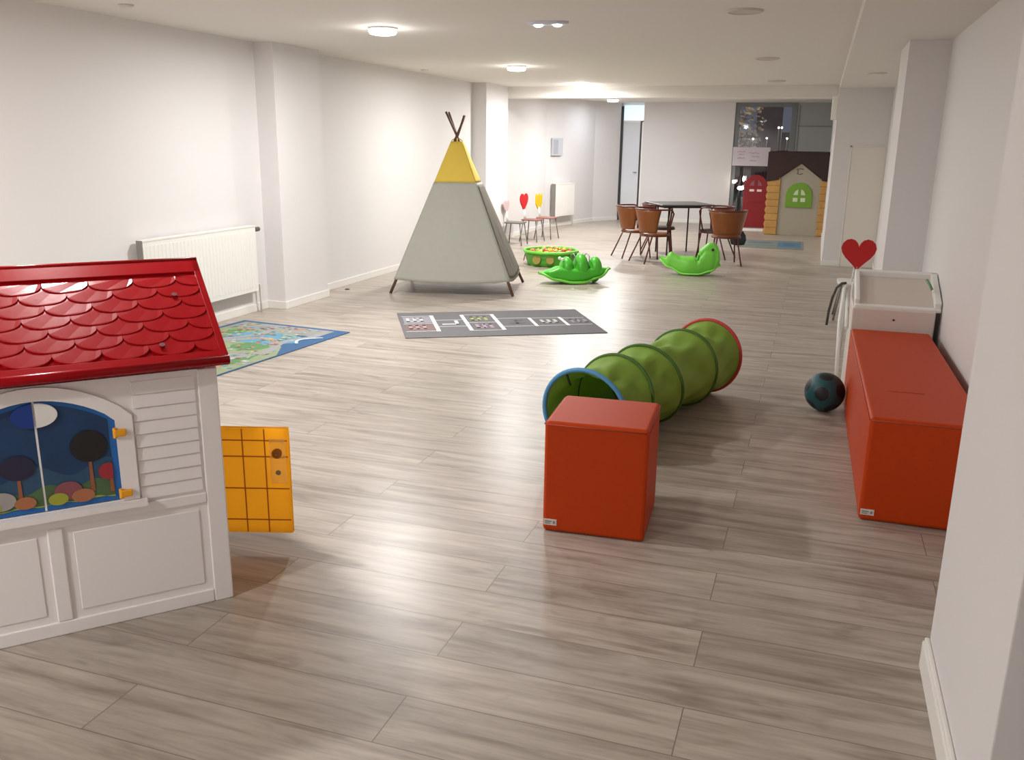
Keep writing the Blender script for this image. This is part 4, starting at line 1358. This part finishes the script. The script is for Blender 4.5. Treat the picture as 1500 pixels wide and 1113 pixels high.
for x0 in (-0.52, 0.47):
    m = MB()
    for k in range(8):
        m.tube([(x0 + 0.03, 0.0, 0.065 + k * 0.125), (x0 + 0.03, 0.95, 0.065 + k * 0.125)], 0.062, 12)
    m.build('log_side', M_LOG, fh)
MB().box(-0.5, 0.5, 0.9, 0.95, 0, 1.0).build('back_wall', M_FHW, fh)
r_ = MB()
r_.prism([(0.03, 1.05), (0.45, 1.47), (1.02, 0.96), (1.02, 0.93), (0.45, 1.43), (0.03, 1.01)], -0.56, 0.57, 'x')
r_.build('roof', M_BRF, fh)
# brown roof panels flanking the gable (upright fascia)
fz = MB()
fz.prism([(-0.56, 0.94), (-0.345, 0.975), (-0.345, 1.01), (0.02, 1.275), (0.385, 1.01), (0.385, 0.975), (0.57, 0.94), (0.57, 1.46), (-0.56, 1.46)], -0.06, 0.03, 'y')
for k in range(4):
    fz.box(-0.56, 0.57, -0.064, -0.06, 1.30 + k * 0.045, 1.306 + k * 0.045)
fz.build('roof_front', M_BRF, fh)
gw = MB()
gp = [(-0.20, 0.50), (0.25, 0.50), (0.25, 0.62)] + [(0.025 + 0.225 * math.cos(math.radians(a)), 0.70 + 0.235 * math.sin(math.radians(a))) for a in range(0, 181, 15)] + [(-0.20, 0.62)]
gf = gw.prism(gp, -0.045, -0.018, 'y').build('window_frame', mat('window_green', '#6d9a2a', 0.45), fh, bevel=0.004)
M_PANE = mat('pane_pale', '#c9d4b6', 0.4)
for x_ in (-0.075, 0.055):
    MB().box(x_, x_ + 0.08, -0.047, -0.044, 0.60, 0.67).build('window_pane', M_PANE, gf)
MB().prism([(-0.075, 0.72), (0.005, 0.72), (0.005, 0.82), (-0.04, 0.79)], -0.047, -0.044, 'y').build('window_pane', M_PANE, gf)
MB().prism([(0.135, 0.72), (0.055, 0.72), (0.055, 0.82), (0.10, 0.79)], -0.047, -0.044, 'y').build('window_pane', M_PANE, gf)
em = MB().tube([(-0.06, -0.024, 1.16), (0.0, -0.024, 1.175), (0.06, -0.024, 1.165)], 0.006, 6).tube([(-0.05, -0.024, 1.09), (0.0, -0.024, 1.075), (0.05, -0.024, 1.09)], 0.006, 6).tube([(-0.03, -0.024, 1.16), (-0.035, -0.024, 1.09)], 0.006, 6)
em.build('gable_emblem', mat('emblem_dark', '#5a5048', 0.5), fh)
rd = MB().prism([(-0.98, 0.07), (-0.55, 0.07), (-0.55, 0.82)] + [(-0.765 + 0.215 * math.cos(math.radians(a)), 0.82 + 0.22 * math.sin(math.radians(a))) for a in range(15, 166, 15)] + [(-0.98, 0.82)], 0.46, 0.50, 'y').build('door', mat('deep_red_plastic', '#880f1a', 0.4), fh, bevel=0.006)
for q_ in (-0.875, -0.74):
    MB().box(q_, q_ + 0.085, 0.455, 0.461, 0.735, 0.775).build('door_window', mat('pane_bright', '#e8dcd6', 0.4), rd)
MB().prism([(-0.875, 0.84), (-0.80, 0.84), (-0.80, 0.94), (-0.85, 0.90)], 0.455, 0.461, 'y').build('door_window', mat('pane_red_grey', '#8a5a62', 0.4), rd)
MB().prism([(-0.655, 0.84), (-0.73, 0.84), (-0.73, 0.94), (-0.68, 0.90)], 0.455, 0.461, 'y').build('door_window', mat('pane_red_grey', '#8a5a62', 0.4), rd)
MB().box(-0.86, -0.62, 0.450, 0.461, 0.545, 0.56).box(-0.93, -0.60, 0.456, 0.461, 0.12, 0.13).box(-0.93, -0.60, 0.456, 0.461, 0.48, 0.49).build('door_moulding', MATS['deep_red_plastic'], rd)
MB().box(-1.0, -0.52, 0.42, 0.54, 0.0, 0.055).build('door_step', M_WHITE, fh, bevel=0.01)
